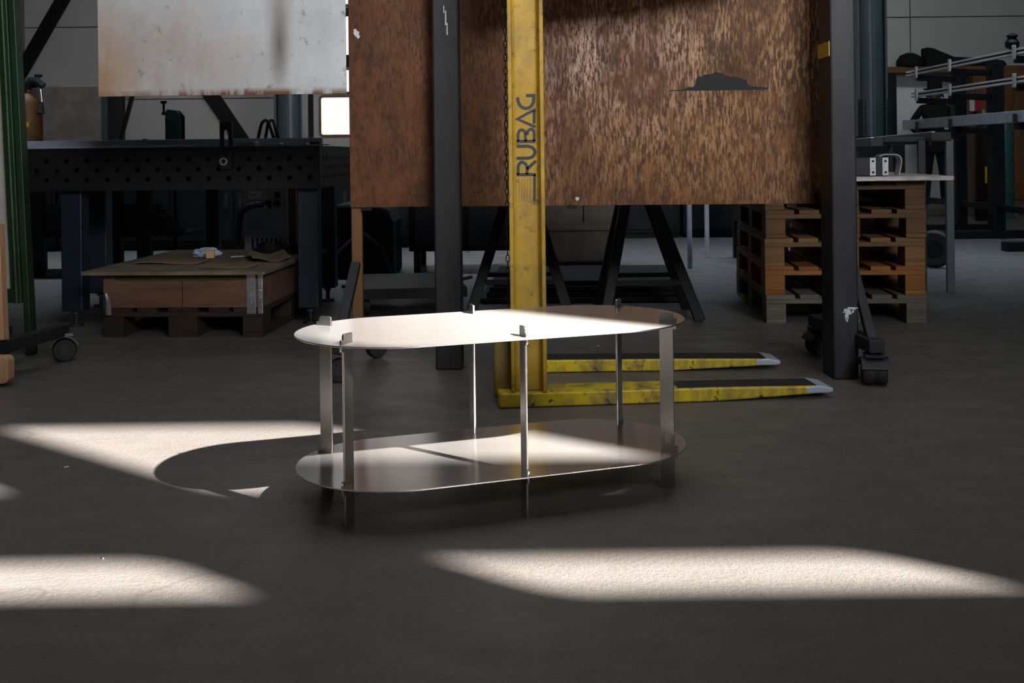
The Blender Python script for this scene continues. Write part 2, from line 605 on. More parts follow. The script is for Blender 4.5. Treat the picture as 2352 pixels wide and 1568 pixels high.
def thing(name, label, cat, loc=(0, 0, 0), rz=0, group=None, rot=None):
    o = bpy.data.objects.new(name, None)
    o.empty_display_size = .05
    COL.objects.link(o)
    o.location = loc
    o.rotation_euler = rot or (0, 0, rz)
    return tag(o, label, cat, group)


def structure(o):
    o['kind'] = 'structure'
    return o


def copy_tree(o, parent=None):
    c = o.copy()
    COL.objects.link(c)
    c.parent = parent
    for ch in o.children:
        copy_tree(ch, c)
    return c


_cr, _sr = math.cos(R(.68)), math.sin(R(.68))


def at(px, py, Y):
    """where a sight line measured on the photograph meets the vertical plane at distance Y"""
    x, y = px - 1176, py - 354
    return Vector(((x * _cr - y * _sr) * Y / F, Y, H - (x * _sr + y * _cr) * Y / F))


# ------------------------------------------------------------------ the hall
YB = 16.0
structure(MB().box((1.5, 6.5, -.1), (17.4, 19.6, .2)).build('floor', 'floor'))
structure(MB().box((1.5, 6.5, 8.1), (17.4, 19.6, .2)).build('ceiling', 'ceiling'))
structure(MB().box((-7.1, 6.5, 4), (.2, 19.6, 8.2)).build('wall_left', 'hall'))
structure(MB().box((10.1, 6.5, 4), (.2, 19.6, 8.2)).build('wall_right', 'hall'))
wb = structure(MB().box((1.5, YB + .15, 4), (17.4, .2, 8.2)).build('wall_back', 'hall'))
for col in range(4):
    for row in range(7):
        x0 = -7 + col * 4.25
        z0 = .68 + row * 1.05
        MB().span((x0 + .006, YB - .03, z0 + .006), (x0 + 4.244, YB + .05, z0 + 1.044)).build('wall_panel', 'wall', wb, bevel=.006)
for col in range(4):
    x0 = -7 + col * 4.25
    MB().span((x0 + .006, YB - .02, 0), (x0 + 4.244, YB + .05, .675)).build('wall_panel', 'panel', wb, bevel=.006)

# wall behind the photographer, with its high windows, and openings added for sunlight
holes = [(5.34, 6.44, 4.85, 5.23), (3.75, 4.90, 4.85, 5.23), (5.36, 6.55, 5.65, 6.64), (3.75, 4.96, 5.65, 6.64),
         (5.40, 6.34, 3.0, 4.34), (3.75, 4.80, 3.0, 4.34), (2.15, 3.20, 3.0, 4.34), (5.50, 5.98, 7.35, 7.90)]  # lower row and small top opening added to brighten legs and dolly
me = plate_mesh([(-7.2, 0), (10.2, 0), (10.2, 8.1), (-7.2, 8.1)], [rrect(a, b, c, d, .06) for a, b, c, d in holes], .12, Matrix.Translation((0, -2.06, 0)) @ XZ)
structure(link('wall_front', me, 'hall'))
for k, (a, b, c, d) in enumerate(holes):
    me = plate_mesh(rrect(a - .04, b + .04, c - .04, d + .04, .09), [rrect(a, b, c, d, .06)], .03, Matrix.Translation((0, -1.985, 0)) @ XZ)
    structure(link('window_%d' % (k + 1), me, 'white_paint'))

# pale horizontal ledge on the left of the back wall
structure(MB().span((-6.9, YB - .12, 1.78), (-5.35, YB - .03, 1.95)).build('trim_1', 'white_paint', bevel=.01))
# step along the back wall on the right
structure(MB().span((4.6, 14.6, 0), (9.98, YB - .03, .11)).build('trim_2', 'floor', bevel=.01))


# sectional gate with backlit panes, behind the gap between the hanging sheets
g = structure(MB().span((-3.05, YB - .12, 0), (-1.15, YB - .04, 5.0)).build('door_1', 'panel', bevel=.01))
for z0, z1 in ((1.19, 1.72), (1.80, 2.11), (2.27, 2.95), (3.05, 3.75), (3.85, 4.55)):
    for x0, x1 in ((-2.72, -2.02), (-1.95, -1.25)):
        me = plate_mesh(rrect(x0 - .03, x1 + .03, z0 - .03, z1 + .03, .05), [rrect(x0, x1, z0, z1, .03)], .03, Matrix.Translation((0, YB - .135, 0)) @ XZ)
        link('window_frame', me, 'brown', g)
        MB().span((x0, YB - .128, z0), (x1, YB - .122, z1)).build('pane', 'pane', g)
for x in (-3.02, -2.86):
    MB().span((x - .03, YB - .2, 0), (x + .03, YB - .125, 5.0)).build('door_track', 'black', g)
MB().cyl((-2.95, YB - .2, 0), (-2.95, YB - .2, 5.0), .018).build('conduit', 'white_paint', g, smooth=True)

# braces and steel posts on the back wall
def brace(label, p, q, w, m='black'):
    o = MB().bar(p, q, w, .06, up=(0, 1, 0)).build('wall_brace', m, bevel=.008)
    return tag(o, label, 'brace', 'diagonal wall braces')


yb = YB - .12
brace('dark diagonal brace at the top left beside the green frame', at(20, 215, yb), at(178, -60, yb), .19)
brace('dark diagonal brace running down to the slotted stop on the welding table', at(440, 150, yb), at(590, 372, yb), .20)
brace('thin dark strut beside the dark wall post left of the teal machine', at(312, 190, yb - .1), at(270, 350, yb - .1), .05)
o = MB().span((at(250, 0, yb).x, yb - .1, 0), (at(281, 0, yb).x, yb + .07, 8)).build('wall_post', 'dark_steel', bevel=.01)
tag(o, 'dark steel wall post left of the teal machine on the welding table', 'post')
o = MB().span((at(231, 0, yb).x, yb - .05, 0), (at(249, 0, yb).x, yb + .07, 8)).build('wall_post', 'bluegrey', bevel=.01)
tag(o, 'pale grey strip post against the wall beside the dark steel post', 'post')


def column(label, px0, px1, Y, m):
    x0, x1 = at(px0, 300, Y).x, at(px1, 300, Y).x
    t = thing('steel_column', label, 'column', ((x0 + x1) / 2, Y, 0))
    w = (x1 - x0)
    MB().lathe([(w * .47, 0), (w * .47, 8)], n=32).build('shaft', m, t, smooth=True)
    for s in (-1, 1):
        MB().span((s * w * .5 - .012, -.1, 0), (s * w * .5 + .012, .1, 8)).build('flange', m, t, bevel=.003)
    MB().span((-.02, -w * .5, 0), (.02, -w * .44, 8)).build('rib', m, t, bevel=.004)
    MB().span((-w * .7, -w * .7, 0), (w * .7, w * .7, .03)).build('base_plate', m, t)
    return t


column('blue-grey steel column seen under the pale hanging sheet', 636, 696, 12.5, 'bluegrey')
column('blue-grey steel column rising behind the right post of the sheet rack', 1968, 2031, 12.0, 'bluegrey')


# ------------------------------------------------------------------ the coffee table
T, S = .437, .104
RR, HL = .251, .270
tb = thing('coffee_table', 'low oval coffee table of brushed stainless steel with a lower shelf', 'table', (-.048, 2.907, 0), R(19.2))


def stadium(n=40):
    pts = [(HL + RR * math.cos(R(-90 + 180 * k / n)), RR * math.sin(R(-90 + 180 * k / n))) for k in range(n + 1)]
    return pts + [(-x, -y) for x, y in pts]


for nm, z in (('tabletop', T), ('shelf', S)):
    me = plate_mesh(stadium(), [], .004, Matrix.Translation((0, 0, z - .002)))
    link(nm, me, 'steel', tb, bevel=.0006)


def leg_outline():
    i, o, h, t = .194, .2305, .2395, .0045
    p = [(i, 0), (o, 0), (o, S - .022), (h - .001, S - .022), (h, S - .020), (h, S + .010), (h - .002, S + .012), (o, S + .012),
         (o, T - .018), (h - .001, T - .018), (h, T - .016), (h, T + .009), (h - .002, T + .011), (o, T + .011), (o, T + .020), (o - .004, T + .024),
         (i + .002, T + .024), (i, T + .022)]
    return p


mark = [(.2035, .1205), (.2065, .1190), (.2115, .1195), (.2130, .1215), (.2140, .1190), (.2225, .1190), (.2225, .1395), (.2210, .1440), (.2160, .1462), (.2135, .1445),
        (.2120, .1480), (.2035, .1480)]
for k, (ex, ang) in enumerate(((-1, 135), (0, 90), (1, 45), (-1, 225), (0, 270), (1, 315))):
    hl = [mark] if (ex, ang) == (1, 315) else []
    a = R(ang)
    o = link('leg', plate_mesh(leg_outline(), hl, .006, XZ), 'steel_leg', tb, bevel=.0006, loc=(ex * HL, 0, 0), rot=(0, 0, a))
    if hl:
        o['label'] = 'leg with a small cut-out maker mark above the shelf'


# ------------------------------------------------------------------ casters
def caster(parent, x, y, r=.05, rz=0.0, twin=False, top=None):
    """swivel caster standing on the floor under (x, y) of its parent"""
    mt = Matrix.Translation((x, y, 0)) @ Matrix.Rotation(rz, 4, 'Z')
    w = .022
    for s in ((-1, 1) if twin else (0,)):
        c = s * .022
        b = MB().lathe([(r * .55, -w), (r * .9, -w), (r, -w * .6), (r, w * .6), (r * .9, w), (r * .55, w)], (0, c, r), 28, 'Y')
        bmesh.ops.transform(b.bm, matrix=mt, verts=b.bm.verts)
        wheel = b.build('caster_wheel', 'rubber', parent, smooth=True)
        b = MB().cyl((0, c - w - .003, r), (0, c + w + .003, r), r * .5)
        bmesh.ops.transform(b.bm, matrix=mt, verts=b.bm.verts)
        b.build('wheel_hub', 'post', wheel, smooth=True)
    b = MB()
    e = .05 if twin else .03
    arc = [((r + .012) * math.cos(R(a)), (r + .012) * math.sin(R(a)) + r) for a in range(20, 161, 10)]
    arc2 = [((r + .008) * math.cos(R(a)), (r + .008) * math.sin(R(a)) + r) for a in range(160, 19, -10)]
    b.prism(arc + arc2, -e, e, 'XZ')
    b.box((0, 0, r * 2 + .018), (.07, .07, .012))
    b.cyl((0, 0, r * 2 + .02), (0, 0, (top or r * 2 + .05)), .014)
    bmesh.ops.transform(b.bm, matrix=mt, verts=b.bm.verts)
    b.build('caster_fork', 'dark_steel' if twin else 'zinc', parent, smooth=True)


# ------------------------------------------------------------------ sheet rack trolley with its two posts, and the rusty sheet
rk = thing('sheet_rack', 'dark steel sheet rack trolley with two tall posts in front of the rusty sheet', 'rack', (.48, 4.5, 0))


def rk_(x, y, z=0):
    return (x - .48, y - 4.5, z)


def post(name, x0, x1, y0, depth, extra):
    b = MB()
    a = rk_(x0, y0)
    e = rk_(x1, y0 + depth)
    b.span((a[0], a[1], 0), (e[0], e[1], 3.2))
    return b.build(name, 'post', rk, bevel=.008)


pl = post('post', -.322, -.213, 4.54, .15, 0)
pr_ = post('post', 1.225, 1.323, 4.26, .16, 0)
MB().box(rk_(1.2225, 4.34, at(1890, 115, 4.33).z), (.003, .155, .056)).build('tape_band', 'tape', pr_)
b = MB()
for x0, x1, z0, z1 in ((1.266, 1.30, .262, .272), (1.272, 1.296, .25, .263), (1.28, 1.312, .268, .278), (1.27, 1.284, .232, .252), (1.29, 1.305, .256, .27), (1.274, 1.281, .222, .24), (1.262, 1.27, .256, .262), (1.30, 1.321, .272, .276)):
    a, c = rk_(x0, 4.2585, z0), rk_(x1, 4.261, z1)
    b.span(a, c)
b.build('paint_splash', 'splash', pr_, bevel=.002)
b = MB()
for x0, x1, z0, z1 in ((-.268, -.262, 1.41, 1.47), (-.262, -.257, 1.37, 1.42), (-.274, -.27, 1.46, 1.49)):
    b.span(rk_(x0, 4.5385, z0), rk_(x1, 4.541, z1))
b.build('paint_splash', 'splash', pl, bevel=.002)
MB().bar(rk_(-.66, 4.765, .69), rk_(1.25, 4.615, .69), .03, .05).build('support_rail', 'black', rk, bevel=.004)
for x in (-.62, .25, 1.15):
    y = 4.735 - .0769 * (x + .69)
    MB().span(rk_(x - .02, y - .02, .648), rk_(x + .02, y + .03, .661)).build('support_hook', 'black', rk)
MB().bar(rk_(-.66, 4.79, 1.62), rk_(1.27, 4.64, 1.62), .03, .05).build('support_rail', 'black', rk, bevel=.004)
MB().span(rk_(-.690, 4.74, .14), rk_(-.645, 4.78, .66)).build('upright', 'brown', rk, bevel=.004)['label'] = 'brown rusted upright under the left end of the sheet'
MB().bar(rk_(-.672, 4.74, .42), rk_(-.70, 4.42, .14), .04, .03).build('brace', 'post', rk, bevel=.003)
MB().bar(rk_(-.69, 4.28, .14), rk_(-.62, 4.88, .14), .06, .05).build('foot_beam', 'dark_steel', rk, bevel=.004)
MB().bar(rk_(1.338, 4.42, .47), rk_(1.347, 4.17, .15), .035, .03).build('brace', 'post', rk, bevel=.003)
MB().bar(rk_(1.30, 4.80, .15), rk_(1.347, 4.12, .15), .06, .05).build('foot_beam', 'dark_steel', rk, bevel=.004)
MB().bar(rk_(-.30, 4.70, .17), rk_(-.28, 4.80, .17), .06, .06).build('post_foot', 'dark_steel', rk)
MB().bar(rk_(1.27, 4.42, .69), rk_(1.262, 4.62, .69), .04, .03).build('rail_bracket', 'black', rk)
MB().bar(rk_(-.268, 4.68, .635), rk_(-.268, 4.75, .655), .04, .02).build('rail_bracket', 'black', rk)
for (x, y, a, tw) in ((-.685, 4.33, .3, False), (-.60, 4.84, .6, False), (1.347, 4.16, 1.4, True), (1.31, 4.78, .2, True)):
    caster(rk, x - .48, y - 4.5, .047, a, tw, .14)

ang = math.atan2(4.585 - 4.735, 1.95)
rs = thing('rusty_sheet', 'big rust brown steel sheet standing upright behind the dark posts', 'metal sheet', (.285, 4.655, .662), ang)
MB().span((-.978, -.004, 0), (.991, .004, 1.02)).build('plate', 'rust', rs, bevel=.001)
mound = [(-.212, 0), (-.19, .004), (-.165, .006), (-.15, .005), (-.132, .010), (-.12, .018), (-.106, .014), (-.092, .026), (-.09, .046), (-.084, .058), (-.076, .062), (-.066, .056), (-.058, .066),
         (-.04, .068), (-.025, .070), (-.012, .077), (.004, .075), (.018, .072), (.03, .062), (.05, .056), (.07, .057), (.09, .05), (.112, .043), (.118, .047), (.121, .03), (.13, .018), (.15, .013), (.185, .011), (.205, .008), (.206, .003), (.19, 0)]
zc = at(1648, 208, 4.62)
lx = (zc.x - .285) / math.cos(ang)
MB().prism([(lx + x, zc.z - .662 + z) for x, z in mound], -.0046, -.0035).build('burnt_stain', 'stain', rs)
b = MB()
for px, py, r in ((817, 77, .012), (814, 70, .007), (821, 84, .008), (1324, 455, .008)):
    p = at(px, py, 4.72)
    b.prism([((p.x - .285) + r * math.cos(k) * (1 + .3 * math.sin(3 * k)), p.z - .662 + r * math.sin(k)) for k in [2 * math.pi * j / 10 for j in range(10)]], -.0046, -.0035)
b.build('paint_fleck', 'splash', rs)

# ------------------------------------------------------------------ pale grey sheet hanging on the left
p0, p1 = at(227, 222, 4.73), at(796, 215, 4.73)
gs = thing('grey_sheet', 'pale grey stained steel sheet hanging above the welding table', 'metal sheet', ((p0.x + p1.x) / 2, 4.73, (p0.z + p1.z) / 2), R(.0))
hw = (p1.x - p0.x) / 2
MB().span((-hw, -.004, 0), (hw, .004, 1.05)).build('plate', 'sheet', gs, bevel=.001)
for s in (-1, 1):
    MB().box((s * .4, .0, 1.06), (.07, .06, .12)).build('lifting_clamp', 'dark_steel', gs, bevel=.006)
    MB().cyl((s * .4, 0, 1.1), (s * .4, 0, 8 - gs.location.z), .012).build('hanger_rod', 'dark_steel', gs)
for py in (28, 140):
    p = at(798, py, 4.77)
    MB().box((p.x - gs.location.x - .012, .045, p.z - gs.location.z), (.05, .05, .05 if py == 140 else .03)).build('edge_clip', 'black', gs, bevel=.004)

# ------------------------------------------------------------------ yellow lifter
yl = thing('pallet_lifter', 'worn yellow lifter with a tall lettered mast and two long flat forks', 'lifter', (0, 3.9, 0))
b = MB()
X0, X1, Y0 = -.0125, .113, -.05
D = .11                                                     # I-beam seen on its web
outline = [(X0, Y0), (X0 + .015, Y0), (X0 + .016, Y0 + .03), (X0 + .026, Y0 + .038), (X1 - .026, Y0 + .038), (X1 - .016, Y0 + .03), (X1 - .015, Y0), (X1, Y0),
           (X1, Y0 + D), (X1 - .015, Y0 + D), (X1 - .016, Y0 + D - .03), (X1 - .026, Y0 + D - .038), (X0 + .026, Y0 + D - .038), (X0 + .016, Y0 + D - .03), (X0 + .015, Y0 + D), (X0, Y0 + D)]
b.prism(outline, .052, 2.6, 'XY')
mast = b.build('mast', 'yellow', yl, bevel=.003, smooth=True)
YW = Y0 + .038


def lz(zx, zy):
    k = .0002945
    return ((zx - (355 + 36 * zy / 1568)) * k + (X0 + X1) / 2 - .001, at(1196, 330, 3.888).z - (zy - 784) * k)


def stroke(pts, w=38):
    return lambda b: b.ribbon([lz(*p) for p in pts], w * .0002945, YW - .0008, YW + .002)


letters = [
    [stroke([(268, 232), (272, 275), (290, 322), (322, 352), (362, 366), (405, 358), (438, 332), (458, 290), (460, 213), (368, 213)])],
    [stroke([(484, 375), (268, 490), (484, 588)], 36), stroke([(467, 395), (467, 548)], 36)],
    [stroke([(485, 757), (262, 757)]), stroke([(279, 757), (279, 660), (292, 630), (318, 618), (344, 626), (362, 650), (368, 757)], 34), stroke([(385, 680), (392, 640), (412, 618), (440, 612), (462, 630), (470, 660), (470, 757)], 34)],
    [stroke([(262, 815), (400, 815), (446, 828), (474, 856), (480, 886), (474, 918), (446, 946), (400, 957), (262, 957)])],
    [stroke([(495, 1152), (266, 1152)]), stroke([(283, 1152), (283, 1060), (294, 1024), (318, 1005), (346, 1008), (376, 1030), (390, 1066), (390, 1150)], 36), stroke([(392, 1085), (494, 990)], 36)],
    [stroke([(480, 1150), (480, 1470)], 30)],
]
for fs in letters:
    b = MB()
    for f in fs:
        f(b)
    b.build('letter', 'ink', mast)
for xa, xb in ((264, 298), (328, 362), (395, 430)):
    b = MB()
    for q in ([(xa, 1205), (xb, 1205)], [(xb, 1205), (xb, 1470)], [(xb, 1470), (xa, 1470)], [(xa, 1470), (xa, 1205)]):
        b.ribbon([lz(*p) for p in q], 4 * .0002945, YW - .0008, YW + .002)
    b.build('logo_stripe', 'thinink', mast)


def fork(y0, y1, yaw, x0, x1, tipx, w):
    b = MB()
    n = 10
    top = [(x0, .052), (x1, .05), (tipx - .05, .045), (tipx, .036)]
    bot = [(tipx, .024), (tipx - .02, .02), (x1, .002), (x0, .002)]
    b.prism(top + bot, 0, w, 'XZ')
    return b


b = fork(0, 0, 0, -.055, .72, 1.135, .15)
f1 = b.build('fork', 'yellow_worn', yl, bevel=.006, loc=(0, -.055, 0), rot=(0, 0, R(5.0)))
b = MB()
b.prism([(.3, .0505), (.72, .0503), (1.085, .0455), (1.13, .0372), (1.13, .036), (1.085, .0445), (.72, .049), (.3, .0495)], .012, .138, 'XZ')
b.build('worn_top', 'post', f1)
b = fork(0, 0, 0, -.03, .62, 1.07, .15)
f2 = b.build('fork', 'yellow_worn', yl, bevel=.006, loc=(0, .555, 0), rot=(0, 0, R(.6)))
b = MB()
b.prism([(.0, .0525), (.62, .0503), (1.02, .0455), (1.065, .0372), (1.065, .036), (1.02, .0445), (.62, .049), (.0, .0515)], .012, .138, 'XZ')
b.build('worn_top', 'post', f2)
for f_, x_ in ((f1, 1.135), (f2, 1.07)):
    MB().prism([(x_ - .10, .0205 if f_ is f1 else .0205), (x_ - .10, .0425), (x_ - .05, .0458), (x_ + .001, .0368), (x_ + .001, .0235), (x_ - .02, .0192)], -.0008, .1508).build('bare_tip', 'tube', f_, bevel=.004)
MB().span((-.075, .02, .02), (-.005, .62, .24)).build('wheel_housing', 'yellow_dark', yl, bevel=.01)
MB().span((-.03, .05, .005), (.11, .60, .05)).build('cross_beam', 'yellow_dark', yl, bevel=.006)
MB().prism([(X0 + .02, 1.50), (.62, 1.535), (.95, 1.60), (.95, 1.68), (X0 + .02, 1.72)], .30, .60).build('boom', 'yellow_dark', yl, bevel=.006)
MB().span((X0 + .02, .05, 1.52), (X1 - .02, .31, 1.70)).build('boom_bracket', 'yellow_dark', yl, bevel=.004)
b = MB()
for i in range(50):                                         # lifting chain hanging along the mast
    z = .35 + i * .0235
    pts = [(.006 * math.cos(t) * (i % 2), .006 * math.cos(t) * (1 - i % 2), .014 * math.sin(t) + z) for t in [2 * math.pi * j / 10 for j in range(10)]]
    b.tube(pts, .0018, 6, True)
b.build('chain', 'black', yl, loc=(X0 - .007, 0, 0))['kind'] = 'stuff'

# ------------------------------------------------------------------ welding table and what lies on it
wt = thing('welding_table', 'black perforated welding table on dark blue legs', 'table', (-1.82, 6.3, 0))
zt, zb = .925, .715


def wt_(x, y, z=0):
    return (x + 1.82, y - 6.3, z)


xl, xr = -2.62, at(735, 400, 5.76).x
hs = []
for r_, (zz, off) in enumerate(((.872, 0), (.822, .5), (.772, 0))):
    k = 0
    x = xr - .052 - off * .105 + 1.82
    while x > xl + 1.82 + .03:
        hs.append(circ(x, zz, .0135, 14))
        x -= .105
me = plate_mesh([(xl + 1.82, zb), (xr + 1.82, zb), (xr + 1.82, zt), (xl + 1.82, zt)], hs, .02, Matrix.Translation((0, 5.76 - 6.3, 0)) @ XZ)
link('front_plate', me, 'black', wt, bevel=.0015)
hs = []
for zz, off in ((.872, 0), (.822, .5), (.772, 0)):
    for k in range(10):
        hs.append(circ(.1 + off * .1 + k * .1, zz, .0135, 12))
me = plate_mesh([(0, zb), (1.16, zb), (1.16, zt), (0, zt)], hs, .02, Matrix.Translation((xr + 1.82 - .01, 5.77 - 6.3, 0)) @ Matrix.Rotation(R(90), 4, 'Z') @ XZ)
link('side_plate', me, 'black', wt)
MB().span(wt_(xl, 5.77, zb), wt_(xl + .02, 6.91, zt)).build('side_plate', 'black', wt)
MB().span(wt_(xl, 5.75, zt), wt_(xr, 6.93, zt + .012)).build('table_top', 'black', wt, bevel=.002)
MB().span(wt_(xl, 6.91, zb), wt_(xr, 6.93, zt)).build('back_plate', 'black', wt)
for x, y in ((-2.31, 5.86), (-2.46, 6.62), (-1.075, 5.87), (-1.13, 6.75)):
    lg = MB().span(wt_(x - .055, y - .055, .085), wt_(x + .055, y + .055, zb + .01)).build('leg', 'blue', wt, bevel=.006)
    a = wt_(x, y)
    MB().cyl((a[0], a[1], .012), (a[0], a[1], .09), .012).cyl((a[0], a[1], 0), (a[0], a[1], .014), .04).build('foot_screw', 'dark_steel', lg)
    MB().cyl((a[0], a[1], .066), (a[0], a[1], .086), .022, n=6).build('lock_nut', 'teal', lg)

zz = zt + .012
p, q = at(20, 330, 6.45), at(741, 330, 6.45)
o = MB().span((p.x - .1, 6.42, zz), (q.x, 6.47, zz + .052)).build('steel_tube', 'tube', bevel=.004)
tag(o, 'long bluish square steel tube lying along the welding table', 'tube')
p, q = at(85, 340, 5.9), at(422, 340, 5.9)
o = MB().span((p.x, 5.9, zz), (q.x, 6.1, zz + .012)).build('flat_bar', 'tube', bevel=.002)
tag(o, 'pale flat bar lying along the front edge of the welding table', 'metal bar')
for k, (px0, px1, Y, hgt, lab) in enumerate(((536, 585, 6.0, .03, 'short shiny offcut beside the slotted stop'), (612, 642, 6.05, .02, 'small rounded shiny offcut on the welding table under the hose'),)):
    p, q = at(px0, 340, Y), at(px1, 340, Y)
    o = MB().prism(rrect(p.x, q.x, Y, Y + .12, .02), zz, zz + hgt, 'XY').build('metal_offcut', 'chrome', bevel=.003)
    tag(o, lab, 'offcut')
p, q = at(732, 340, 6.0), at(785, 345, 6.0)
t = thing('caliper_gauge', 'small silver slide gauge lying on the right end of the welding table', 'gauge', ((p.x + q.x) / 2 - .1, 6.1, zz), R(-8))
MB().box((0, 0, .008), (.16, .022, .005)).build('beam', 'chrome', t, bevel=.001)
MB().box((-.06, .01, .012), (.03, .06, .012)).build('jaw', 'chrome', t, bevel=.001)
MB().box((.0, .0, .017), (.05, .03, .012)).build('slider', 'black', t, bevel=.001)

# teal bench drill / clamp
c = at(398, 318, 6.62)
t = thing('bench_press', 'small teal bench press with a crank on top of the welding table', 'machine', (c.x, 6.62, zz))
MB().prism(rrect(-.125, .045, -.07, .07, .03), 0, .018, 'XY').build('base', 'teal', t, bevel=.004)
MB().prism([(-.035, .01), (.05, .01), (.05, .20), (.035, .225), (-.02, .235), (-.035, .22)], -.05, .05, 'XZ').build('housing', 'teal', t, bevel=.008)
MB().tube([(.03, 0, .02), (.062, -.01, .05), (.062, -.01, .19), (.03, 0, .22)], .011).build('handle', 'black', t, smooth=True)
MB().cyl((-.055, 0, .20), (-.055, 0, .275), .007).cyl((-.055, 0, .268), (-.055, 0, .285), .014, .02).box((-.04, 0, .21), (.05, .02, .014)).build('crank', 'black', t, smooth=True)
MB().lathe([(.055, .018), (.06, .03), (.045, .038), (.02, .042)], (-.10, -.01, 0)).build('dial', 'teal', t, smooth=True)
MB().box((-.165, -.01, .03), (.03, .03, .06)).build('knob', 'black', t, bevel=.006)
o = MB().prism(rrect(-.05, .05, -.04, .04, .02), 0, .02, 'XY').build('clamp_block', 'black', bevel=.004, loc=(at(292, 315, 6.62).x, 6.62, zz))
tag(o, 'small black clamp block on the table left of the teal press', 'clamp')

# slotted stop
c = at(520, 330, 5.735)
t = thing('slotted_stop', 'black slotted stop bar bolted upright to the welding table front', 'clamp', (c.x, 5.735, .84))
me = plate_mesh(rrect(-.031, .031, -.02, .225, .006), [rrect(-.013, .013, .05, .185, .0125)], .024, XZ)
link('slotted_bar', me, 'black', t, bevel=.002)
me = plate_mesh(circ(-.012, .02, .021, 24), [circ(-.012, .02, .012, 16)], .01, Matrix.Translation((0, -.017, 0)) @ XZ)
link('washer', me, 'chrome', t, bevel=.001)

# hose loops standing on the table
c = at(612, 318, 6.7)
t = thing('rubber_hose', 'black rubber hose looped up on the welding table beside the blue-grey column', 'hose', (c.x, 6.7, zz))
def loop(x0, x1, h, dy):
    return [(x0 + (x1 - x0) * k / 14, dy * math.sin(k), max(.009, h * math.sin(math.pi * k / 14) ** .7)) for k in range(15)]
MB().tube(loop(-.06, .05, .165, .01), .0095).build('hose_loop', 'rubber', t, smooth=True)
MB().tube(loop(-.015, .075, .165, .014), .0095).build('hose_loop', 'rubber', t, smooth=True)
MB().tube([(-.055, 0, .01), (-.01, .02, .03), (.02, 0, .045), (.06, -.01, .055)], .009).build('hose_loop', 'rubber', t, smooth=True)

# ------------------------------------------------------------------ pallets
def make_pallet(m, label, group):
    t = thing('wooden_pallet', label, 'pallet', (0, 0, 0), 0, group)
    for x in (-.3275, -.18, 0, .18, .3275):
        w = .145 if abs(x) in (.3275, 0) else .10
        MB().box((x, .6, .133), (w, 1.2, .022)).build('deck_board', m, t, bevel=.002)
    for y in (.0725, .6, 1.1275):
        MB().box((0, y, .111), (.8, .145, .022)).build('cross_board', m, t, bevel=.002)
        for x in (-.35, 0, .35):
            MB().box((x, y, .061), (.1 if x else .145, .145, .078)).build('block', m, t, bevel=.003)
    for x in (-.35, 0, .35):
        MB().box((x, .6, .011), (.1 if x else .145, 1.2, .022)).build('bottom_board', m, t, bevel=.002)
    return t


def recolour(t, m):
    for ch in t.children:
        ch.material_slots[0].link = 'OBJECT'
        ch.material_slots[0].material = M[m]


spec = [('wood_grey', 'grey aged pallet at the bottom of the stack under the plywood board'),
        ('wood_orange', 'bright orange pallet, second from the bottom of the stack'),
        ('wood_tan', 'tan pallet in the middle of the stack of five'),
        ('wood', 'brown pallet, second from the top of the stack'),
        ('wood', 'brown pallet on top of the stack, right under the plywood board')]
first = None
for k, (m, lab) in enumerate(spec):
    if first is None:
        first = make_pallet('wood', lab, 'stacked pallets on the right')
        t = first
    else:
        t = copy_tree(first)
        t['label'] = lab
    recolour(t, m)
    t.location = (1.692 + random.uniform(-.006, .006), 5.652 + random.uniform(-.008, .008), k * .1445)
    t.rotation_euler.z = R(-4.4 + random.uniform(-.5, .5))
pz = 5 * .1445
o = MB().prism(rrect(-.62, .52, -.03, 1.15, .04), 0, .022, 'XY').build('plywood_board', 'board_edge', bevel=.003, loc=(1.70, 5.60, pz + .001), rot=(0, 0, R(-3)))
tag(o, 'worn plywood board with a splintered pale edge on the stack of pallets', 'board')
pz += .024
for k, (px0, px1, h, lab) in enumerate(((1975, 2012, .095, 'dark folded channel with a shiny end, next to the right post'), (2013, 2041, .095, 'dark folded channel with a shiny end, beside the bent strap'))):
    Y = 5.66
    x0, x1 = at(px0, 400, Y).x - (.06 if k == 0 else 0), at(px1, 400, Y).x
    t = thing('metal_channel', lab, 'metal channel', ((x0 + x1) / 2, Y, pz), R(-3), 'folded channels on the board')
    w = (x1 - x0) / 2
    MB().span((-w, .004, 0), (w, .18, h)).build('channel_body', 'dark_steel', t, bevel=.004)
    MB().span((w - .033, -.002, .002), (w, .006, h)).build('shiny_end', 'chrome', t, bevel=.002)
    MB().cyl((w - .016, -.005, h * .2), (w - .016, 0, h * .2), .006, n=10).build('bolt_hole', 'black', t)
    MB().cyl((w - .016, -.005, h * .8), (w - .016, 0, h * .8), .006, n=10).build('bolt_hole', 'black', t)
Y = 5.87
x0, x1 = at(2018, 400, Y).x, at(2073, 400, Y).x
w = (x1 - x0)
outer = [(0, 0), (0, .09), (.012, .106), (.03, .112), (w - .03, .112), (w - .012, .104), (w - .002, .088), (w, .07), (w - .006, .035), (w - .016, 0)]
inner = [(w - .022, 0), (w - .012, .035), (w - .007, .07), (w - .009, .086), (w - .018, .098), (w - .033, .105), (.032, .105), (.017, .1), (.007, .087), (.007, 0)]
o = MB().prism(outer + inner, 0, .07).build('bent_strap', 'strap', smooth=True, loc=(x0, Y, pz))
tag(o, 'bent grey steel strap standing like a hoop on the plywood board', 'metal strap')

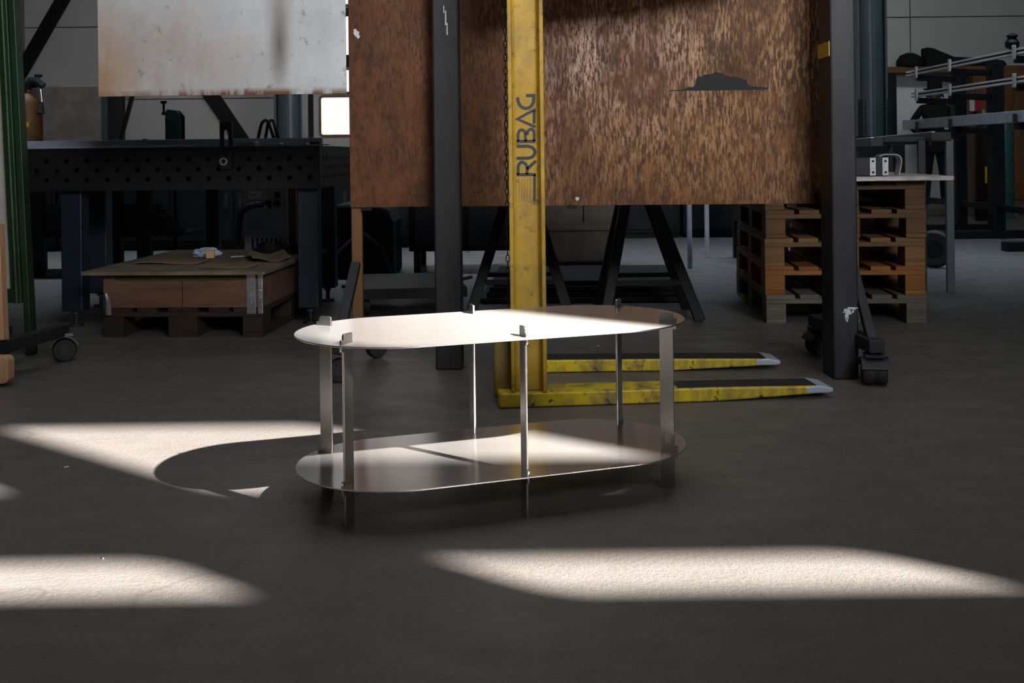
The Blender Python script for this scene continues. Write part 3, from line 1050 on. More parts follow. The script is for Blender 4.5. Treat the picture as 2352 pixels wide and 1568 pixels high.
# ------------------------------------------------------------------ crate under the welding table
pt = make_pallet('wood_dark', 'dark wooden pallet carrying the crate under the welding table', 'stacked pallets on the right')
del pt['group']
pt.location = (-1.628, 5.455, 0)
pt.rotation_euler.z = R(-4)
ct = thing('wooden_crate', 'reddish wooden crate frame with steel corner hinges below the welding table', 'crate', (-1.628, 5.455, .1448), R(-4))
ch_ = .165
for nm, a, b_ in (('plank', (-.40, 0), (.40, .02)), ('plank', (-.40, 1.18), (.40, 1.20)), ('plank', (-.40, .02), (-.38, 1.18)), ('plank', (.38, .02), (.40, 1.18))):
    MB().span((a[0], a[1], 0), (b_[0], b_[1], ch_)).build('plank', 'crate', ct, bevel=.003)
MB().span((-.34, -.0015, ch_ - .032), (.32, .004, ch_ - .003)).build('edge_strip', 'olive', ct)
MB().span((.0, -.0012, .0), (.003, .004, ch_ - .034)).build('plank_joint', 'black', ct)
for x in (.345,):
    hg = MB().span((x - .022, -.004, -.03), (x + .022, .001, ch_)).build('corner_hinge', 'chrome', ct, bevel=.002)
    b = MB()
    for k in range(4):
        b.cyl((x, -.008, .025 + k * .038), (x, -.003, .025 + k * .038), .005, n=10)
    b.build('rivet', 'chrome', hg)
hg = MB().span((.378, -.006, -.03), (.404, .006, ch_)).build('corner_hinge', 'chrome', ct, bevel=.003)
b = MB()
for k in range(5):
    b.cyl((.39, -.010, .015 + k * .034), (.39, -.005, .015 + k * .034), .005, n=10)
b.build('rivet', 'chrome', hg)
MB().tube([(-.385, -.008, .075), (-.378, -.018, .07), (-.368, -.022, .05), (-.365, -.02, .02), (-.366, -.015, -.03)], [.008, .011, .012, .014, .017]).build('latch_hook', 'chrome', ct, smooth=True)
lz0 = .1448 + ch_ + .001
o = MB().prism(rrect(-.49, .43, -.06, 1.2, .01), 0, .018, 'XY').build('crate_lid', 'lid', bevel=.002, loc=(-1.628, 5.455, lz0), rot=(0, 0, R(-4)))
tag(o, 'dusty plywood lid lying on the reddish crate', 'board')
lz0 += .0185


def sheet_on_lid(lab, x, y, sx, sy, rz, m, warp, z):
    bm = bmesh.new()
    n = 8
    vs = [[bm.verts.new((sx * (i / n - .5), sy * (j / n - .5), .003 + warp * (math.sin(3 * i / n + 1.3 * x) ** 2 * .6 + (j / n) ** 2 * .4))) for j in range(n + 1)] for i in range(n + 1)]
    for i in range(n):
        for j in range(n):
            bm.faces.new((vs[i][j], vs[i + 1][j], vs[i + 1][j + 1], vs[i][j + 1]))
    me = bpy.data.meshes.new('cardboard_sheet')
    bm.to_mesh(me)
    bm.free()
    o = link('cardboard_sheet', me, m, loc=(x, y, z), rot=(0, 0, rz))
    s = o.modifiers.new('thickness', 'SOLIDIFY')
    s.thickness = .004
    return tag(o, lab, 'cardboard', 'cardboard scraps on the crate lid')


sheet_on_lid('wavy torn cardboard strip on the left of the crate lid', -1.80, 5.85, .36, .16, R(-5), 'card', .012, lz0 + .002)
sheet_on_lid('flat brown cardboard piece at the front of the crate lid', -1.43, 5.60, .26, .16, R(-6), 'card', .004, lz0 + .002)
sheet_on_lid('curled dark cardboard piece at the right of the crate lid', -1.31, 5.95, .20, .26, R(20), 'card', .04, lz0 + .002)
bm = bmesh.new()
bmesh.ops.create_icosphere(bm, subdivisions=3, radius=1)
for v in bm.verts:
    k = .75 + .45 * random.random()
    v.co = Vector((v.co.x * .075 * k, v.co.y * .05 * k, max(0, v.co.z + .5) * .032 * k))
me = bpy.data.meshes.new('plastic_bag')
bm.to_mesh(me)
bm.free()
c = at(475, 585, 6.2)
o = link('plastic_bag', me, 'plastic', loc=(c.x, 6.2, lz0 + .001))
tag(o, 'crumpled bluish plastic bag on the crate lid', 'bag')
o = MB().box((0, 0, .022), (.045, .03, .042)).build('wood_block', 'timber', bevel=.002, loc=(at(483, 580, 6.08).x, 6.08, lz0 + .001), rot=(0, 0, R(10)))
tag(o, 'little wood block in front of the crumpled plastic bag', 'block')
bm = bmesh.new()
bmesh.ops.create_icosphere(bm, subdivisions=4, radius=1)
for v in bm.verts:
    a = math.atan2(v.co.y, v.co.x)
    k = 1 + .18 * math.sin(3 * a) + .14 * math.sin(7 * a + 1) + .1 * random.random()
    v.co = Vector((v.co.x * .13 * k, v.co.y * .2 * k, max(0, v.co.z) * .055 * (1 + .4 * math.sin(9 * v.co.x + 4 * v.co.y))))
me = bpy.data.meshes.new('dark_rag')
bm.to_mesh(me)
bm.free()
o = link('dark_rag', me, 'black_matte', loc=(-1.36, 6.42, lz0 + .001), smooth=True)
tag(o, 'dark rag heaped at the back right of the crate lid', 'rag')
o = MB().box((0, 0, .005), (.12, .03, .006)).build('metal_offcut', 'chrome', bevel=.001, loc=(-1.50, 6.12, lz0 + .001), rot=(0, 0, R(25)))
tag(o, 'thin shiny offcut on the crate lid right of the plastic bag', 'offcut')

# ------------------------------------------------------------------ welding machine and dark clutter under and behind the table
c0, c1 = at(560, 500, 7.15), at(660, 500, 7.15)
wm = thing('welding_machine', 'grey welding machine with white label and black knobs under the table', 'machine', ((c0.x + c1.x) / 2, 7.15, 0))
w = (c1.x - c0.x) / 2
MB().span((-w, 0, .05), (w, .5, .70)).build('case', 'grey_box', wm, bevel=.012)
for s in (-1, 1):
    MB().span((s * w * .8 - .02, .02, 0), (s * w * .8 + .02, .48, .052)).build('skid', 'black', wm)
zl = at(580, 448, 7.14).z
MB().span((-w + .03, -.003, zl - .025), (-w + .115, .002, zl + .025)).build('label_plate', 'label', wm)
MB().span((-w + .035, -.005, zl), (-w + .075, -.002, zl + .005)).build('label_print', 'red', wm)
MB().span((w - .08, -.012, zl - .02), (w - .045, .002, zl + .018)).build('switch', 'black', wm, bevel=.003)
for dx, dz, r in ((.02, -.05, .018), (.075, -.055, .02), (.03, -.075, .012), (-.03, -.055, .012)):
    MB().cyl((dx, -.03, zl + dz), (dx, .002, zl + dz), r, r * 1.15).build('knob', 'black', wm, smooth=True)
MB().tube([(-.02, -.01, zl - .06), (-.05, -.06, zl - .06), (-.10, -.07, zl - .075), (-.15, -.05, zl - .12), (-.17, -.03, zl - .25), (-.17, 0, .07), (-.19, .1, .012)], .02).build('cable', 'rubber', wm, smooth=True)
for k in range(6):
    MB().span((-w + .05 + k * .03, -.003, .2), (-w + .062 + k * .03, .002, .36)).build('vent_slot', 'black', wm)
o = MB().span((at(664, 500, 7.2).x, 7.2, 0), (at(680, 500, 7.2).x, 7.25, .72)).build('timber_post', 'brown', bevel=.004)
tag(o, 'reddish brown post standing right of the grey welding machine', 'post')

# a row of black storage cabinets far behind the welding table
for k in range(5):
    x0 = -6.6 + k * 1.13
    t = thing('storage_cabinet', ('black storage cabinet at the far left behind the gas bottle', 'black storage cabinet left of the dark low bench', 'black storage cabinet behind the left legs of the dark low bench', 'black storage cabinet behind the right legs of the dark low bench', 'black storage cabinet behind the grey welding machine')[k], 'cabinet', (x0, 10.6, 0), 0, 'black storage cabinets behind the welding table')
    MB().span((0, 0, .05), (1.10, .6, .86)).build('body', 'black', t, bevel=.008)
    MB().span((.02, .04, 0), (1.08, .56, .05)).build('plinth', 'black', t)
    for x in (.03, .56):
        d = MB().span((x, -.02, .09), (x + .51, 0, .82)).build('door', 'black', t, bevel=.004)
        MB().span((x + (.44 if x < .1 else .04), -.035, .40), (x + (.47 if x < .1 else .07), -.02, .54)).build('handle', 'dark_steel', d)

o = MB().span((at(181, 500, 8.0).x, 8.0, 0), (at(200, 500, 8.0).x, 8.05, .86)).build('timber_post', 'brown', bevel=.004)
tag(o, 'dark brown post standing between the two left blue table legs', 'post')

for k in range(2):
    t = thing('storage_cabinet', ('black storage cabinet far behind the right trestle', 'black storage cabinet far behind the thin poles and the pallets')[k], 'cabinet', (.62 + k * 1.13, 11.4, 0))
    MB().span((0, 0, .05), (1.10, .6, .86)).build('body', 'black', t, bevel=.008)
    MB().span((.02, .04, 0), (1.08, .56, .05)).build('plinth', 'black', t)
    for x in (.03, .56):
        d = MB().span((x, -.02, .09), (x + .51, 0, .82)).build('door', 'black', t, bevel=.004)
        MB().span((x + (.44 if x < .1 else .04), -.035, .40), (x + (.47 if x < .1 else .07), -.02, .54)).build('handle', 'dark_steel', d)

# a second dark bench behind the welding table
t = thing('dark_bench', 'dark low bench with black legs standing behind the crate', 'bench', (at(300, 500, 9).x, 8.6, 0))
MB().box((0, 0, .70), (1.7, .7, .05)).build('bench_top', 'black', t, bevel=.004)
for x, y in ((-.70, -.25), (-.48, -.25), (.12, -.28), (.34, -.28), (-.7, .3), (.7, .3)):
    MB().box((x, y, .34), (.10, .08, .68)).build('leg', 'black', t, bevel=.004)
MB().box((-.1, .1, .30), (1.4, .5, .025)).build('bench_shelf', 'black', t)
for k in range(5):
    o = MB().box((0, 0, 0), (1.3 - .1 * k, .05, .04)).build('bar_stock', 'dark_steel', t, loc=(-.05, -.12 + .01 * k, .335 + .045 * k))

# black covered machine and low cabinet behind the rack
t = thing('covered_machine', 'black covered machine on the floor left of the brown upright', 'machine', (-1.14, 8.3, 0))
MB().prism([(-.28, .0), (-.28, .42), (-.24, .50), (-.12, .53), (.1, .535), (.24, .5), (.28, .4), (.28, 0)], -.3, .3).build('cover', 'black_matte', t, bevel=.02)
MB().tube([(-.2, -.31, .05), (-.1, -.36, .2), (.05, -.34, .34), (.2, -.31, .22), (.26, -.31, .04)], .014).build('cable', 'rubber', t, smooth=True)
t = thing('low_cabinet', 'black low cabinet on short feet behind the dark left post', 'cabinet', (-.36, 8.6, 0))
MB().span((-.42, -.3, .16), (.40, .3, .66)).build('body', 'black', t, bevel=.01)
MB().span((-.46, -.34, .66), (.44, .32, .69)).build('top', 'dark_steel', t, bevel=.004)
for s in (-1, 1):
    MB().span((s * .2 - .17, -.306, .2), (s * .2 + .17, -.298, .6)).build('door', 'dark_steel', t, bevel=.003)
    for y in (-.26, .26):
        MB().box((s * .36, y, .08), (.05, .05, .16)).build('foot', 'black', t)
o = MB().tube([(-1.15, 7.42, .012), (-.95, 7.45, .012), (-.75, 7.6, .012), (-.55, 7.5, .012), (-.40, 7.7, .012), (-.3, 7.9, .012)], .012).build('power_cable', 'rubber', smooth=True)
tag(o, 'black cable lying on the bluish floor behind the brown upright', 'cable')
o = MB().tube([(-.98, 7.35, .010), (-.85, 7.25, .01), (-.72, 7.1, .01), (-.6, 7.2, .01), (-.48, 7.05, .01)], .010).build('power_cable', 'rubber', smooth=True)
tag(o, 'thin black cable curling on the floor in front of the low cabinet', 'cable')

# dark stock added to deepen the floor's shade under and behind the rusty sheet
t = thing('floor_shade_stack', 'low stack of dark steel plates added to darken the floor between the trestle legs', 'metal stack', (.46, 7.02, 0), R(-2))
for k in range(4):
    MB().box((random.uniform(-.02, .02), random.uniform(-.02, .02), .02 + k * .031), (1.25 - .04 * k, .98 - .03 * k, .026)).build('steel_plate', 'black', t, bevel=.002)
t = thing('floor_shade_trolley', 'low black flat trolley added to darken the floor left of the dark post', 'trolley', (-.62, 6.5, 0), R(8))
MB().box((0, 0, .135), (.62, .80, .03)).build('deck', 'black', t, bevel=.006)
MB().box((0, -.40, .12), (.62, .02, .05)).build('front_rim', 'dark_steel', t, bevel=.003)
for x in (-.24, .24):
    for y in (-.32, .32):
        MB().lathe([(.02, -.015), (.048, -.015), (.05, 0), (.048, .015), (.02, .015)], (x, y, .05), 20, 'X').build('trolley_wheel', 'rubber', t, smooth=True)
        MB().box((x, y, .105), (.06, .06, .03)).build('wheel_bracket', 'black', t)

# steel trestles below the rusty sheet
def trestle(label, ax, fx0, fx1, Y, top):
    t = thing('steel_trestle', label, 'trestle', (ax, Y, 0), 0, 'trestles behind the rusty sheet')
    for y in (-.22, .22):
        for fx in (fx0, fx1):
            MB().bar((.03 * (1 if fx > ax else -1), y * .4, top - .03), (fx - ax, y, .0), .055, .045, up=(0, 1, 0)).build('leg', 'black', t, bevel=.004)
    MB().box((0, 0, top), (.10, .62, .07)).build('head_beam', 'dark_steel', t, bevel=.006)
    for y in (-.22, .22):
        k = .25
        MB().bar(((fx0 - ax) * .75, y * .85, top * k), ((fx1 - ax) * .75, y * .85, top * k), .04, .025).build('stretcher', 'black', t)
    return t


trestle('dark steel trestle whose splayed legs show on both sides of the yellow mast', .04, -.24, .30, 6.1, .80)
trestle('dark steel trestle with splayed legs standing right of the yellow mast', .66, .47, .97, 6.0, .80)
o = MB().box((.38, 6.08, .866), (1.5, .5, .05)).build('steel_slab', 'dark_steel', bevel=.004)
tag(o, 'dark steel slab laid across the two trestles behind the rusty sheet', 'metal slab')
t = thing('old_cabinet', 'old grey-brown cabinet with a ledge seen between the trestle legs', 'cabinet', (.54, 8.6, 0))
MB().span((-.33, -.2, .06), (.25, .3, .95)).build('body', 'cabinet', t, bevel=.01)
MB().span((-.36, -.24, .30), (.26, -.16, .33)).build('ledge', 'cabinet', t, bevel=.004)
MB().span((-.01, -.206, .36), (.0, -.198, .92)).build('door_seam', 'black', t)
MB().span((-.31, -.18, 0), (.23, .28, .06)).build('plinth', 'black', t)
for k, px in enumerate((1072,)):
    c = at(px, 500, 10)
    o = MB().span((c.x - .02, 10, 0), (c.x + .028, 10.05, 1.2)).build('pale_pole', 'white_paint', bevel=.003)
    tag(o, 'pale narrow pole in the gap right of the dark left post', 'pole')
for k, (px, Y, lab) in enumerate(((1584, 8.4, 'thin grey pole right of the trestle, the nearer of two'), (1624, 9.2, 'thin bluish pole right of the trestle, the farther of two'))):
    c = at(px, 560, Y)
    o = MB().cyl((c.x, Y, 0), (c.x, Y, 1.3), .02).build('thin_pole', 'tube', smooth=True)
    tag(o, lab, 'pole', 'thin poles right of the trestle')
t = thing('dark_stand', 'black machine stand between the thin poles and the pallets', 'stand', (2.05, 9.0, 0))
MB().box((0, 0, .62), (.44, .5, .62)).build('body', 'black', t, bevel=.01)
for x in (-.2, .2):
    for y in (-.2, .2):
        MB().box((x, y, .16), (.05, .05, .32)).build('leg', 'black', t)

# ------------------------------------------------------------------ left: green framed screen, dolly, gas bottle, wall board
Y = 5.0
t = thing('green_screen_frame', 'green painted steel frame with a pale grey panel at the left edge', 'frame', (-2.19, Y, 0), 0, rot=(0, R(-2.2), 0))
MB().span((-.055, -.02, .24), (-.008, .05, 2.2)).build('frame_upright', 'green', t, bevel=.004)
MB().span((-.008, -.01, .0), (.022, .055, 2.2)).build('frame_upright', 'green', t, bevel=.004)
MB().cyl((-.03, -.02, .24), (-.03, -.02, 2.2), .012).build('frame_bead', 'green', t, smooth=True)
MB().span((-.6, .0, .24), (-.055, .05, .30)).build('frame_rail', 'green', t, bevel=.004)
MB().span((-.6, .015, .30), (-.055, .04, 2.2)).build('panel', 'panel', t, bevel=.006)
MB().span((-.6, -.01, .0), (-.55, .055, 2.2)).build('frame_upright', 'green', t, bevel=.004)
t = thing('timber_dolly', 'low wooden dolly on casters at the left edge of the floor', 'dolly', (-2.0, 4.4, 0))
MB().prism(rrect(-.25, .033, 0, .105, .022), -.09, -.03, 'XZ').build('wood_cheek', 'timber', t, bevel=.004, loc=(0, 0, .012))
MB().bar((-.06, -.04, .135), (.03, .46, .135), .055, .05).build('side_beam', 'dark_steel', t, bevel=.004)
MB().bar((-.30, -.06, .135), (-.21, .44, .135), .055, .05).build('side_beam', 'dark_steel', t, bevel=.004)
MB().bar((-.30, .2, .135), (.0, .2, .135), .05, .045).build('cross_beam', 'dark_steel', t)
MB().bar((-.07, .02, .16), (-.115, .09, .62), .10, .05).build('leaning_board', 'timber', t, bevel=.004)
caster(t, .035, .45, .05, .4, False, .12)
caster(t, -.24, .40, .05, .9, False, .12)
MB().lathe([(.02, -.015), (.048, -.015), (.05, 0), (.048, .015), (.02, .015)], (-.055, -.11, .05), 24, 'Y').build('front_wheel', 'post', t, smooth=True)

Y = 10.85
c = at(66, 300, Y)
t = thing('gas_bottle', 'rusty orange gas bottle with black hose on its valve', 'gas bottle', (c.x, Y, .862))
MB().lathe([(.12, 0), (.13, .02), (.13, .50), (.115, .58), (.08, .645), (.04, .68), (.04, .70)], n=28).build('bottle', 'orange', t, smooth=True)
MB().cyl((0, 0, .70), (0, 0, .78), .03).cyl((.0, 0, .74), (.14, 0, .76), .028).cyl((.10, 0, .76), (.10, 0, .84), .017).cyl((.10, 0, .825), (.10, 0, .85), .036).build('valve', 'black', t, smooth=True)
MB().tube([(-.04, -.03, .64), (-.02, -.04, .74), (.04, -.05, .79), (.10, -.05, .79), (.17, -.05, .73)], .036).build('hose', 'rubber', t, smooth=True)
MB().cyl((.13, -.03, .74), (.15, -.04, .58), .028, .018).build('gauge', 'chrome', t, smooth=True)
MB().cyl((.14, -.03, .57), (.13, -.04, .47), .018, .042).build('nozzle', 'rubber', t, smooth=True)
MB().box((.03, -.131, .36), (.06, .01, .05)).build('sticker', 'tape', t)

Y = 11.25
a, b_ = at(84, 200, Y), at(232, 330, Y)
o = MB().span((a.x - .25, Y, 0), (b_.x, Y + .03, a.z)).build('leaning_board', 'ply', bevel=.004)
tag(o, 'large stained grey plywood panel standing behind the gas bottle', 'board')

# ------------------------------------------------------------------ right rear: cantilever rack, bench, cabinet wall, person
t = thing('cantilever_rack', 'black cantilever rack with pale arm stops holding steel profiles', 'rack', (4.75, 10.7, 0))
ys = (8.1, 9.5, 10.9, 11.8)
for y in ys:
    MB().box((0, y - 10.7, .86), (.12, .14, 1.72)).build('rack_column', 'black', t, bevel=.006)
    MB().box((-.1, y - 10.7, .04), (.9, .12, .08)).build('rack_foot', 'black', t, bevel=.006)
    for z in (1.10, 1.43, 1.67):
        arm = MB().bar((0, y - 10.7, z - .05), (-.44, y - 10.7, z - .03), .05, .06).build('rack_arm', 'black', t, bevel=.004)
        MB().box((-.445, y - 10.7, z + .03), (.022, .045, .12 if z > 1.2 else .09)).build('arm_stop', 'white_paint' if z > 1.2 else 'post', arm, bevel=.004)
MB().box((0, 0, .3), (.05, 3.9, .06)).build('tie_bar', 'black', t)
for z, lab, y0 in ((1.67, 'upper arms', 12.15), (1.43, 'lower arms', 12.0)):
    for k, (m_, w_, h_, dz, what) in enumerate((('bright', .05, .018, .0, 'bright flat bar, lowest in the bundle on the '), ('black', .044, .016, .0185, 'dark bar as shaded gap between two bright ones on the '), ('bright', .05, .018, .035, 'bright flat bar, topmost in the bundle on the '))):  # dark middle bar stands in for the shaded gap in the bundle
        o = MB().box((4.345, (7.9 + y0 - .2 * (k % 2)) / 2, z + .009 + dz + h_ / 2), (w_, y0 - .2 * (k % 2) - 7.9, h_)).build('flat_bar', m_, bevel=.002)
        tag(o, what + lab + ' of the rack', 'metal bar', 'flat bars on the ' + lab)
o = MB().box((4.37, 10.05, 1.151), (.09, 4.5, .10)).build('square_steel_tube', 'tube', bevel=.004)
tag(o, 'thick grey square tube lying on the lowest arms of the cantilever rack', 'tube')
c = at(2320, 100, 9.55)
o = MB().lathe([(.02, 0), (.055, .02), (.06, .06), (.035, .10), (.05, .12), (.02, .14)], n=16).build('black_clamp', 'black', smooth=True, loc=(4.345, 9.62, 1.735))
tag(o, 'small black clamp sitting on the topmost profiles of the rack', 'clamp')

# receding bench with grey legs in front of the person
t = thing('roller_bench', 'dark metal bench with thin grey legs running back behind the pallets', 'bench', (2.63, 6.8, 0), R(-10.5))
MB().span((-.06, 0, .93), (.06, 4.6, .985)).build('side_rail', 'dark_steel', t, bevel=.004)
MB().span((-.42, 0, .90), (-.34, 4.6, .955)).build('side_rail', 'dark_steel', t, bevel=.004)
for x, z in ((-.045, .985), (-.405, .955)):
    MB().span((x - .012, .02, z), (x + .012, 4.58, z + .004)).build('edge_strip', 'bright', t)
for k in range(11):
    MB().cyl((-.36, .2 + k * .42, .935), (-.04, .2 + k * .42, .935), .022, n=14).build('roller', 'dark_steel', t, smooth=True)
for x, y, m in ((.05, .03, 'bluegrey'), (-.10, .10, 'post'), (.03, 2.3, 'post'), (-.38, 2.3, 'post'), (.03, 4.5, 'post'), (-.38, 4.5, 'post')):
    MB().box((x, y, .47), (.045, .045, .94)).build('leg', m, t, bevel=.003)
MB().span((-.10, 2.28, .55), (.03, 2.31, .60)).build('cross_tie', 'black', t)
MB().span((-.36, .1, .24), (-.33, 4.5, .28)).build('cross_tie', 'black', t)

t = thing('spare_tyre', 'black rubber wheel standing on the floor below the bench', 'wheel', (3.13, 8.25, 0), R(60))
MB().lathe([(.07, -.03), (.12, -.035), (.14, -.015), (.14, .015), (.12, .035), (.07, .03)], (0, 0, .14), 32, 'X').build('rubber_tread', 'rubber', t, smooth=True)
MB().cyl((-.034, 0, .14), (.034, 0, .14), .07).build('hub', 'black', t, smooth=True)

# brown cabinets with a pale door between them, on the step
zs = .11
x0, x1, x2, x3 = at(2030, 300, 15.9).x, at(2041, 300, 15.9).x, at(2206, 300, 15.9).x, at(2300, 300, 15.9).x
dw = structure(MB().span((x1, 15.90, zs), (x2, 15.95, at(2100, 169, 15.9).z)).build('door_2', 'greywhite', bevel=.006))
t = thing('brown_cabinet', 'tall brown wooden cabinet right of the pale door behind the rack', 'cabinet', (x2 + .02, 15.5, zs))
zt2 = at(2100, 168, 15.7).z - zs - .004
MB().span((0, 0, .0), (2.2, .44, zt2)).build('carcass', 'brown', t, bevel=.006)
for k in range(4):
    d = MB().span((.02 + k * .54, -.02, .06), (.54 + k * .54, .0, zt2 - .03)).build('door', 'brown', t, bevel=.006)
    MB().span((.06 + k * .54, -.045, .95), (.085 + k * .54, -.02, 1.10)).build('handle', 'chrome', d, bevel=.003)
o = MB().span((x0 - .1, 15.60, at(2100, 168, 15.7).z), (x3 + 1.6, 15.95, at(2100, 154, 15.7).z)).build('shelf_board', 'brown', bevel=.006)
tag(o, 'long brown shelf board above the pale door with dark bundles on it', 'shelf')
zsf = at(2100, 154, 15.7).z + .002
o = MB().span((x0 - .06, 15.55, zs), (x0 + .07, 15.9, at(2100, 169, 15.7).z)).build('door_post', 'black', bevel=.006)
tag(o, 'black post at the left side of the pale door', 'post')
bm = bmesh.new()
bmesh.ops.create_icosphere(bm, subdivisions=3, radius=1)
for v in bm.verts:
    v.co = Vector((v.co.x * .18, v.co.y * .15, max(-.3, v.co.z) * .15 + .045)) * (1 + .06 * random.random())
me = bpy.data.meshes.new('bundle')
bm.to_mesh(me)
bm.free()
o = link('dark_bundle', me, 'black_matte', loc=(at(2089, 130, 15.7).x, 15.7, zsf + .002), smooth=True)
tag(o, 'rounded dark bundle on the left end of the brown shelf board', 'bundle')
c = at(2120, 152, 15.7)
o = MB().prism([(0.01, 0), (0.01, .27), (.12, .25), (.40, .13), (.75, .11), (1.1, .07), (1.15, 0)], -.12, .12).build('dark_case', 'black_matte', bevel=.02, loc=(c.x, 15.7, zsf))
tag(o, 'long dark wedge-shaped case on the brown shelf board', 'case')
c = at(2247, 190, 15.2)
o = MB().span((c.x - .07, 15.33, 1.40), (c.x + .10, 15.43, 1.62)).build('red_box', 'red', bevel=.008)
bx = o
tag(bx, 'small red box hung on the brown cabinet behind the rack', 'box')
MB().span((c.x - .05, 15.43, 1.48), (c.x + .08, 15.479, 1.54)).build('bracket', 'black', bx)
MB().span((c.x - .07, 15.326, 1.40), (c.x + .0, 15.33, 1.62)).build('white_sticker', 'label', bx)
# dark gas bottles and yellow tag beside the step
for k, (px, Y, lab) in enumerate(((2262, 13.6, 'black gas bottle with a yellow collar band beside the brown cabinet'), (2305, 14.0, 'dark teal gas bottle right of the black one'))):
    c = at(px, 400, Y)
    t = thing('gas_bottle', lab, 'gas bottle', (c.x, Y, 0))
    MB().lathe([(.11, 0), (.12, .02), (.12, 1.05), (.10, 1.16), (.05, 1.24), (.04, 1.27)], n=24).build('bottle', 'black' if k == 0 else 'teal', t, smooth=True)
    MB().cyl((0, 0, 1.27), (0, 0, 1.36), .02).box((.03, 0, 1.33), (.08, .03, .03)).build('valve', 'chrome', t)
    if k == 0:
        MB().span((-.05, -.126, .46), (.05, -.115, .66)).build('yellow_tag', 'tape', t, bevel=.004)
c = at(2305, 484, 14.3)
o = MB().box((c.x, 14.25, .03), (.30, .06, .03)).build('floor_reflection_strip', 'chrome', bevel=.004)  # bare bar stands in for a bright reflection on the floor
tag(o, 'bright strip as light reflection on the floor at the foot of the gas bottles', 'reflection strip')
o = MB().box((4.05, 12.0, .02), (.8, .5, .04)).build('floor_plate', 'dark_steel', bevel=.004)
tag(o, 'dark steel plate lying on the floor in front of the step', 'metal plate')
t = thing('wire_crate', 'black wire crate in front of the right blue-grey column', 'crate', (at(1999, 280, 11.5).x, 11.34, 0))
MB().span((-.42, .0, 0), (.30, .38, 1.02)).build('lower_box', 'black', t, bevel=.006)
zc0, zc1 = 1.02, at(2000, 228, 11.3).z
for k in range(7):
    x = -.15 + k * .05
    if abs(x) > .06:
        MB().cyl((x, 0, zc0), (x, 0, zc1), .004, n=6).build('wire', 'black', t)
for k in range(5):
    z = zc0 + .05 + k * .06
    for x in (-.15, .10):
        MB().cyl((x, 0, z), (x + .05, 0, z), .004, n=6).build('wire', 'black', t)
for x in (-.15, .15):
    MB().span((x - .02, -.01, zc0), (x + .02, .03, zc1)).build('corner_post', 'black', t)

# person, dark clothes, brimmed hat, both hands on the hips
pp = thing('person', 'person in dark clothes and brimmed hat standing with hands on hips', 'person', (at(2148, 400, 15.2).x, 15.2, zs))
SKIN = {}
V, E_, RD = [], [], []


def node(p, r, prev=None):
    V.append(p)
    RD.append(r)
    if prev is not None:
        E_.append((prev, len(V) - 1))
    return len(V) - 1


hip = node((0, 0, .86), (.135, .10))
w1 = node((0, 0, .98), (.125, .09), hip)
w2 = node((0, 0, 1.14), (.15, .10), w1)
ch1 = node((0, 0, 1.28), (.16, .10), w2)
nk = node((0, -.005, 1.385), (.06, .06), ch1)
node((0, -.02, 1.46), (.05, .05), nk)
for s in (-1, 1):
    sh = node((s * .175, 0, 1.325), (.062, .06), ch1)
    el = node((s * .33, .03, 1.09), (.045, .045), sh)
    if s < 0:
        wr = node((s * .19, -.06, .93), (.034, .034), el)
    else:
        el2 = V[el]
        V[el] = (.27, .03, 1.06)
        wr = node((s * .17, -.07, .96), (.034, .034), el)
    th = node((s * .085, 0, .78), (.088, .09), hip)
    kn = node((s * .105, -.015, .46), (.056, .06), th)
    an = node((s * .12, .01, .09), (.044, .046), kn)
    node((s * .155, -.13, .04), (.036, .036), an)
me = bpy.data.meshes.new('body')
me.from_pydata(V, E_, [])
body = bpy.data.objects.new('body', me)
COL.objects.link(body)
body.parent = pp
me.materials.append(M['black_matte'])
sk = body.modifiers.new('skin', 'SKIN')
for d, r in zip(me.skin_vertices[0].data, RD):
    d.radius = r
me.skin_vertices[0].data[0].use_root = True
sb = body.modifiers.new('smooth', 'SUBSURF')
sb.levels = sb.render_levels = 2
M['skin'] = mat('shaded_skin', (.16, .10, .075), (.14, .085, .06), rough=.6)
M['hair'] = mat('dark_hair', (.02, .016, .013), rough=.7)
b = MB()
bmesh.ops.create_uvsphere(b.bm, u_segments=20, v_segments=14, radius=1)
for v in b.bm.verts:
    x, y, z = v.co
    k = 1 - .22 * max(0, -z)                                # jaw narrower than brow
    v.co = Vector((x * .082 * k, y * .098 * k - .02, z * .122 + 1.515))
b.cyl((0, -.115, 1.535), (0, -.142, 1.495), .010, .017, 8)
for s in (-1, 1):
    b.box((s * .083, -.01, 1.51), (.016, .03, .055))
head = b.build('head', 'skin', pp, smooth=True)
b = MB()
for s in (-1, 1):
    bmesh.ops.create_icosphere(b.bm, subdivisions=1, radius=.010, matrix=Matrix.Translation((s * .032, -.108, 1.525)))
b.build('eyes', 'label', head)
MB().box((0, -.106, 1.452), (.045, .012, .010)).build('mouth', 'red', head, bevel=.003)
b = MB()
for k in range(26):
    a = 2 * math.pi * k / 26
    if math.sin(a) < -.75:
        continue
    b.cyl((.07 * math.cos(a), .08 * math.sin(a) - .01, 1.56), (.118 * math.cos(a), .12 * math.sin(a) - .01, 1.50 + .03 * math.sin(5 * a)), .028, .006, 6)
b.build('hair', 'hair', pp)
MB().lathe([(.142, 1.585), (.150, 1.592), (.142, 1.60), (.098, 1.602), (.096, 1.66), (.090, 1.70), (.07, 1.712), (.02, 1.712)], (0, -.015, 0), 28).build('hat', 'black_matte', pp, smooth=True)
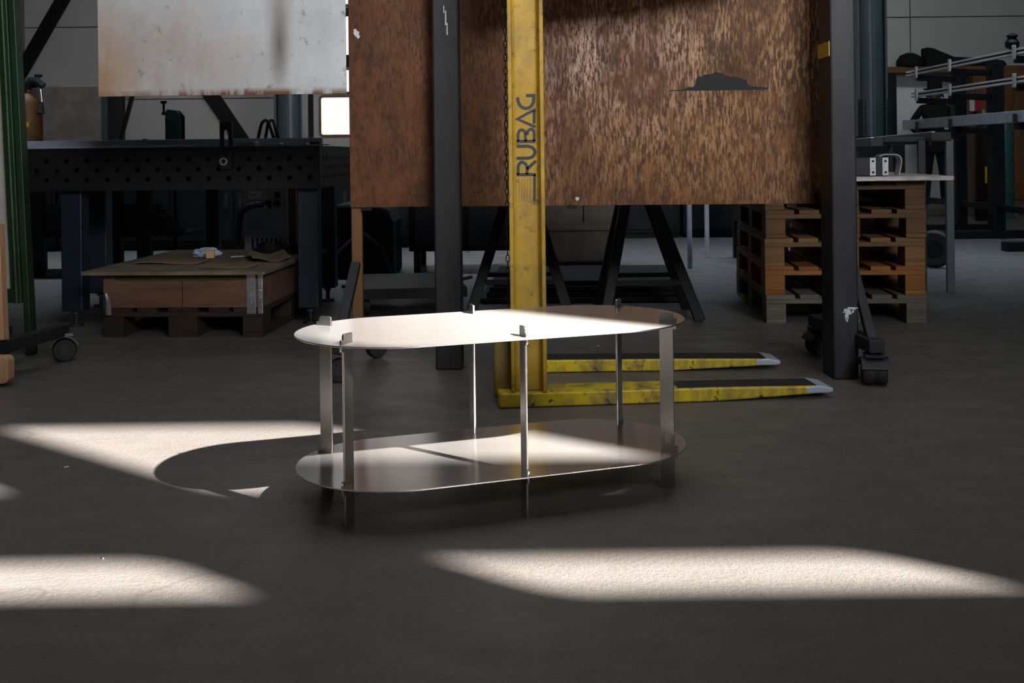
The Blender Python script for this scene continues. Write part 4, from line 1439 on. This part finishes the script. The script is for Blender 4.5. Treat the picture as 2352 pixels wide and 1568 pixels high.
for s in (-1, 1):
    b = MB()
    wx = (-.19, -.06, .93) if s < 0 else (.17, -.07, .96)
    w0 = Vector(wx)
    d = Vector((-s * .05, -.03, -.06)).normalized()
    b.tube([w0, w0 + d * .05, w0 + d * .085], [.026, .036, .030], 10)
    for k in range(4):
        q = w0 + d * .08 + Vector((s * (.022 - .015 * k) * .6, (.018 - .013 * k), 0))
        ln = (.062, .072, .068, .052)[k]
        b.tube([q, q + d * ln * .55, q + d * ln + Vector((0, .012, 0))], [.010, .009, .007], 7)
    q = w0 + d * .03 + Vector((0, -.022, 0))
    b.tube([q, q + Vector((-s * .012, -.025, -.018)), q + Vector((-s * .02, -.03, -.05))], [.011, .010, .008], 7)
    b.build('hand', 'skin', pp, smooth=True)
MB().prism([(-.155, .70), (.155, .70), (.15, .95), (.14, 1.0), (-.14, 1.0), (-.15, .95)], -.115, .10).build('coat_skirt', 'black_matte', pp, bevel=.05, seg=3)
# crooked stick behind the person's shoulder
c = at(2176, 213, 15.6)
pts = [(c.x - .03, 15.6, zs + .01), (c.x, 15.66, 1.70)]
x = at(2177, 205, 15.66).x
z = at(2177, 205, 15.66).z
r = .08
pts = [(x - .03, 15.5, zs + .012), (x - .005, 15.6, z - .25), (x, 15.62, z)] + [(x + r - r * math.cos(R(a)), 15.62, z + .02 + r * math.sin(R(a))) for a in range(15, 215, 20)]
o = MB().tube(pts, .012, 8).build('crook_stick', 'black', smooth=True)
tag(o, 'thin black stick with a hooked top behind the person', 'stick')

# ------------------------------------------------------------------ small bits lying about the floor
b = MB()
for k in range(36):
    x, y = random.uniform(-1.8, 1.6), random.uniform(1.6, 5.2)
    s = random.uniform(.002, .005)
    b.box((x, y, s * .3), (s * random.uniform(1, 3), s, s * .6), (0, 0, random.uniform(0, 3)))
o = b.build('floor_debris', 'chrome')
tag(o, 'tiny metal shavings scattered over the concrete floor', 'debris', kind='stuff')
o = MB().box((0, 0, .004), (.014, .007, .007), (0, 0, .5)).build('metal_scrap', 'chrome', bevel=.001, loc=(at(152, 1065, 3.16).x, 3.16, 0))
tag(o, 'tiny bright metal scrap alone on the floor at the left', 'scrap')
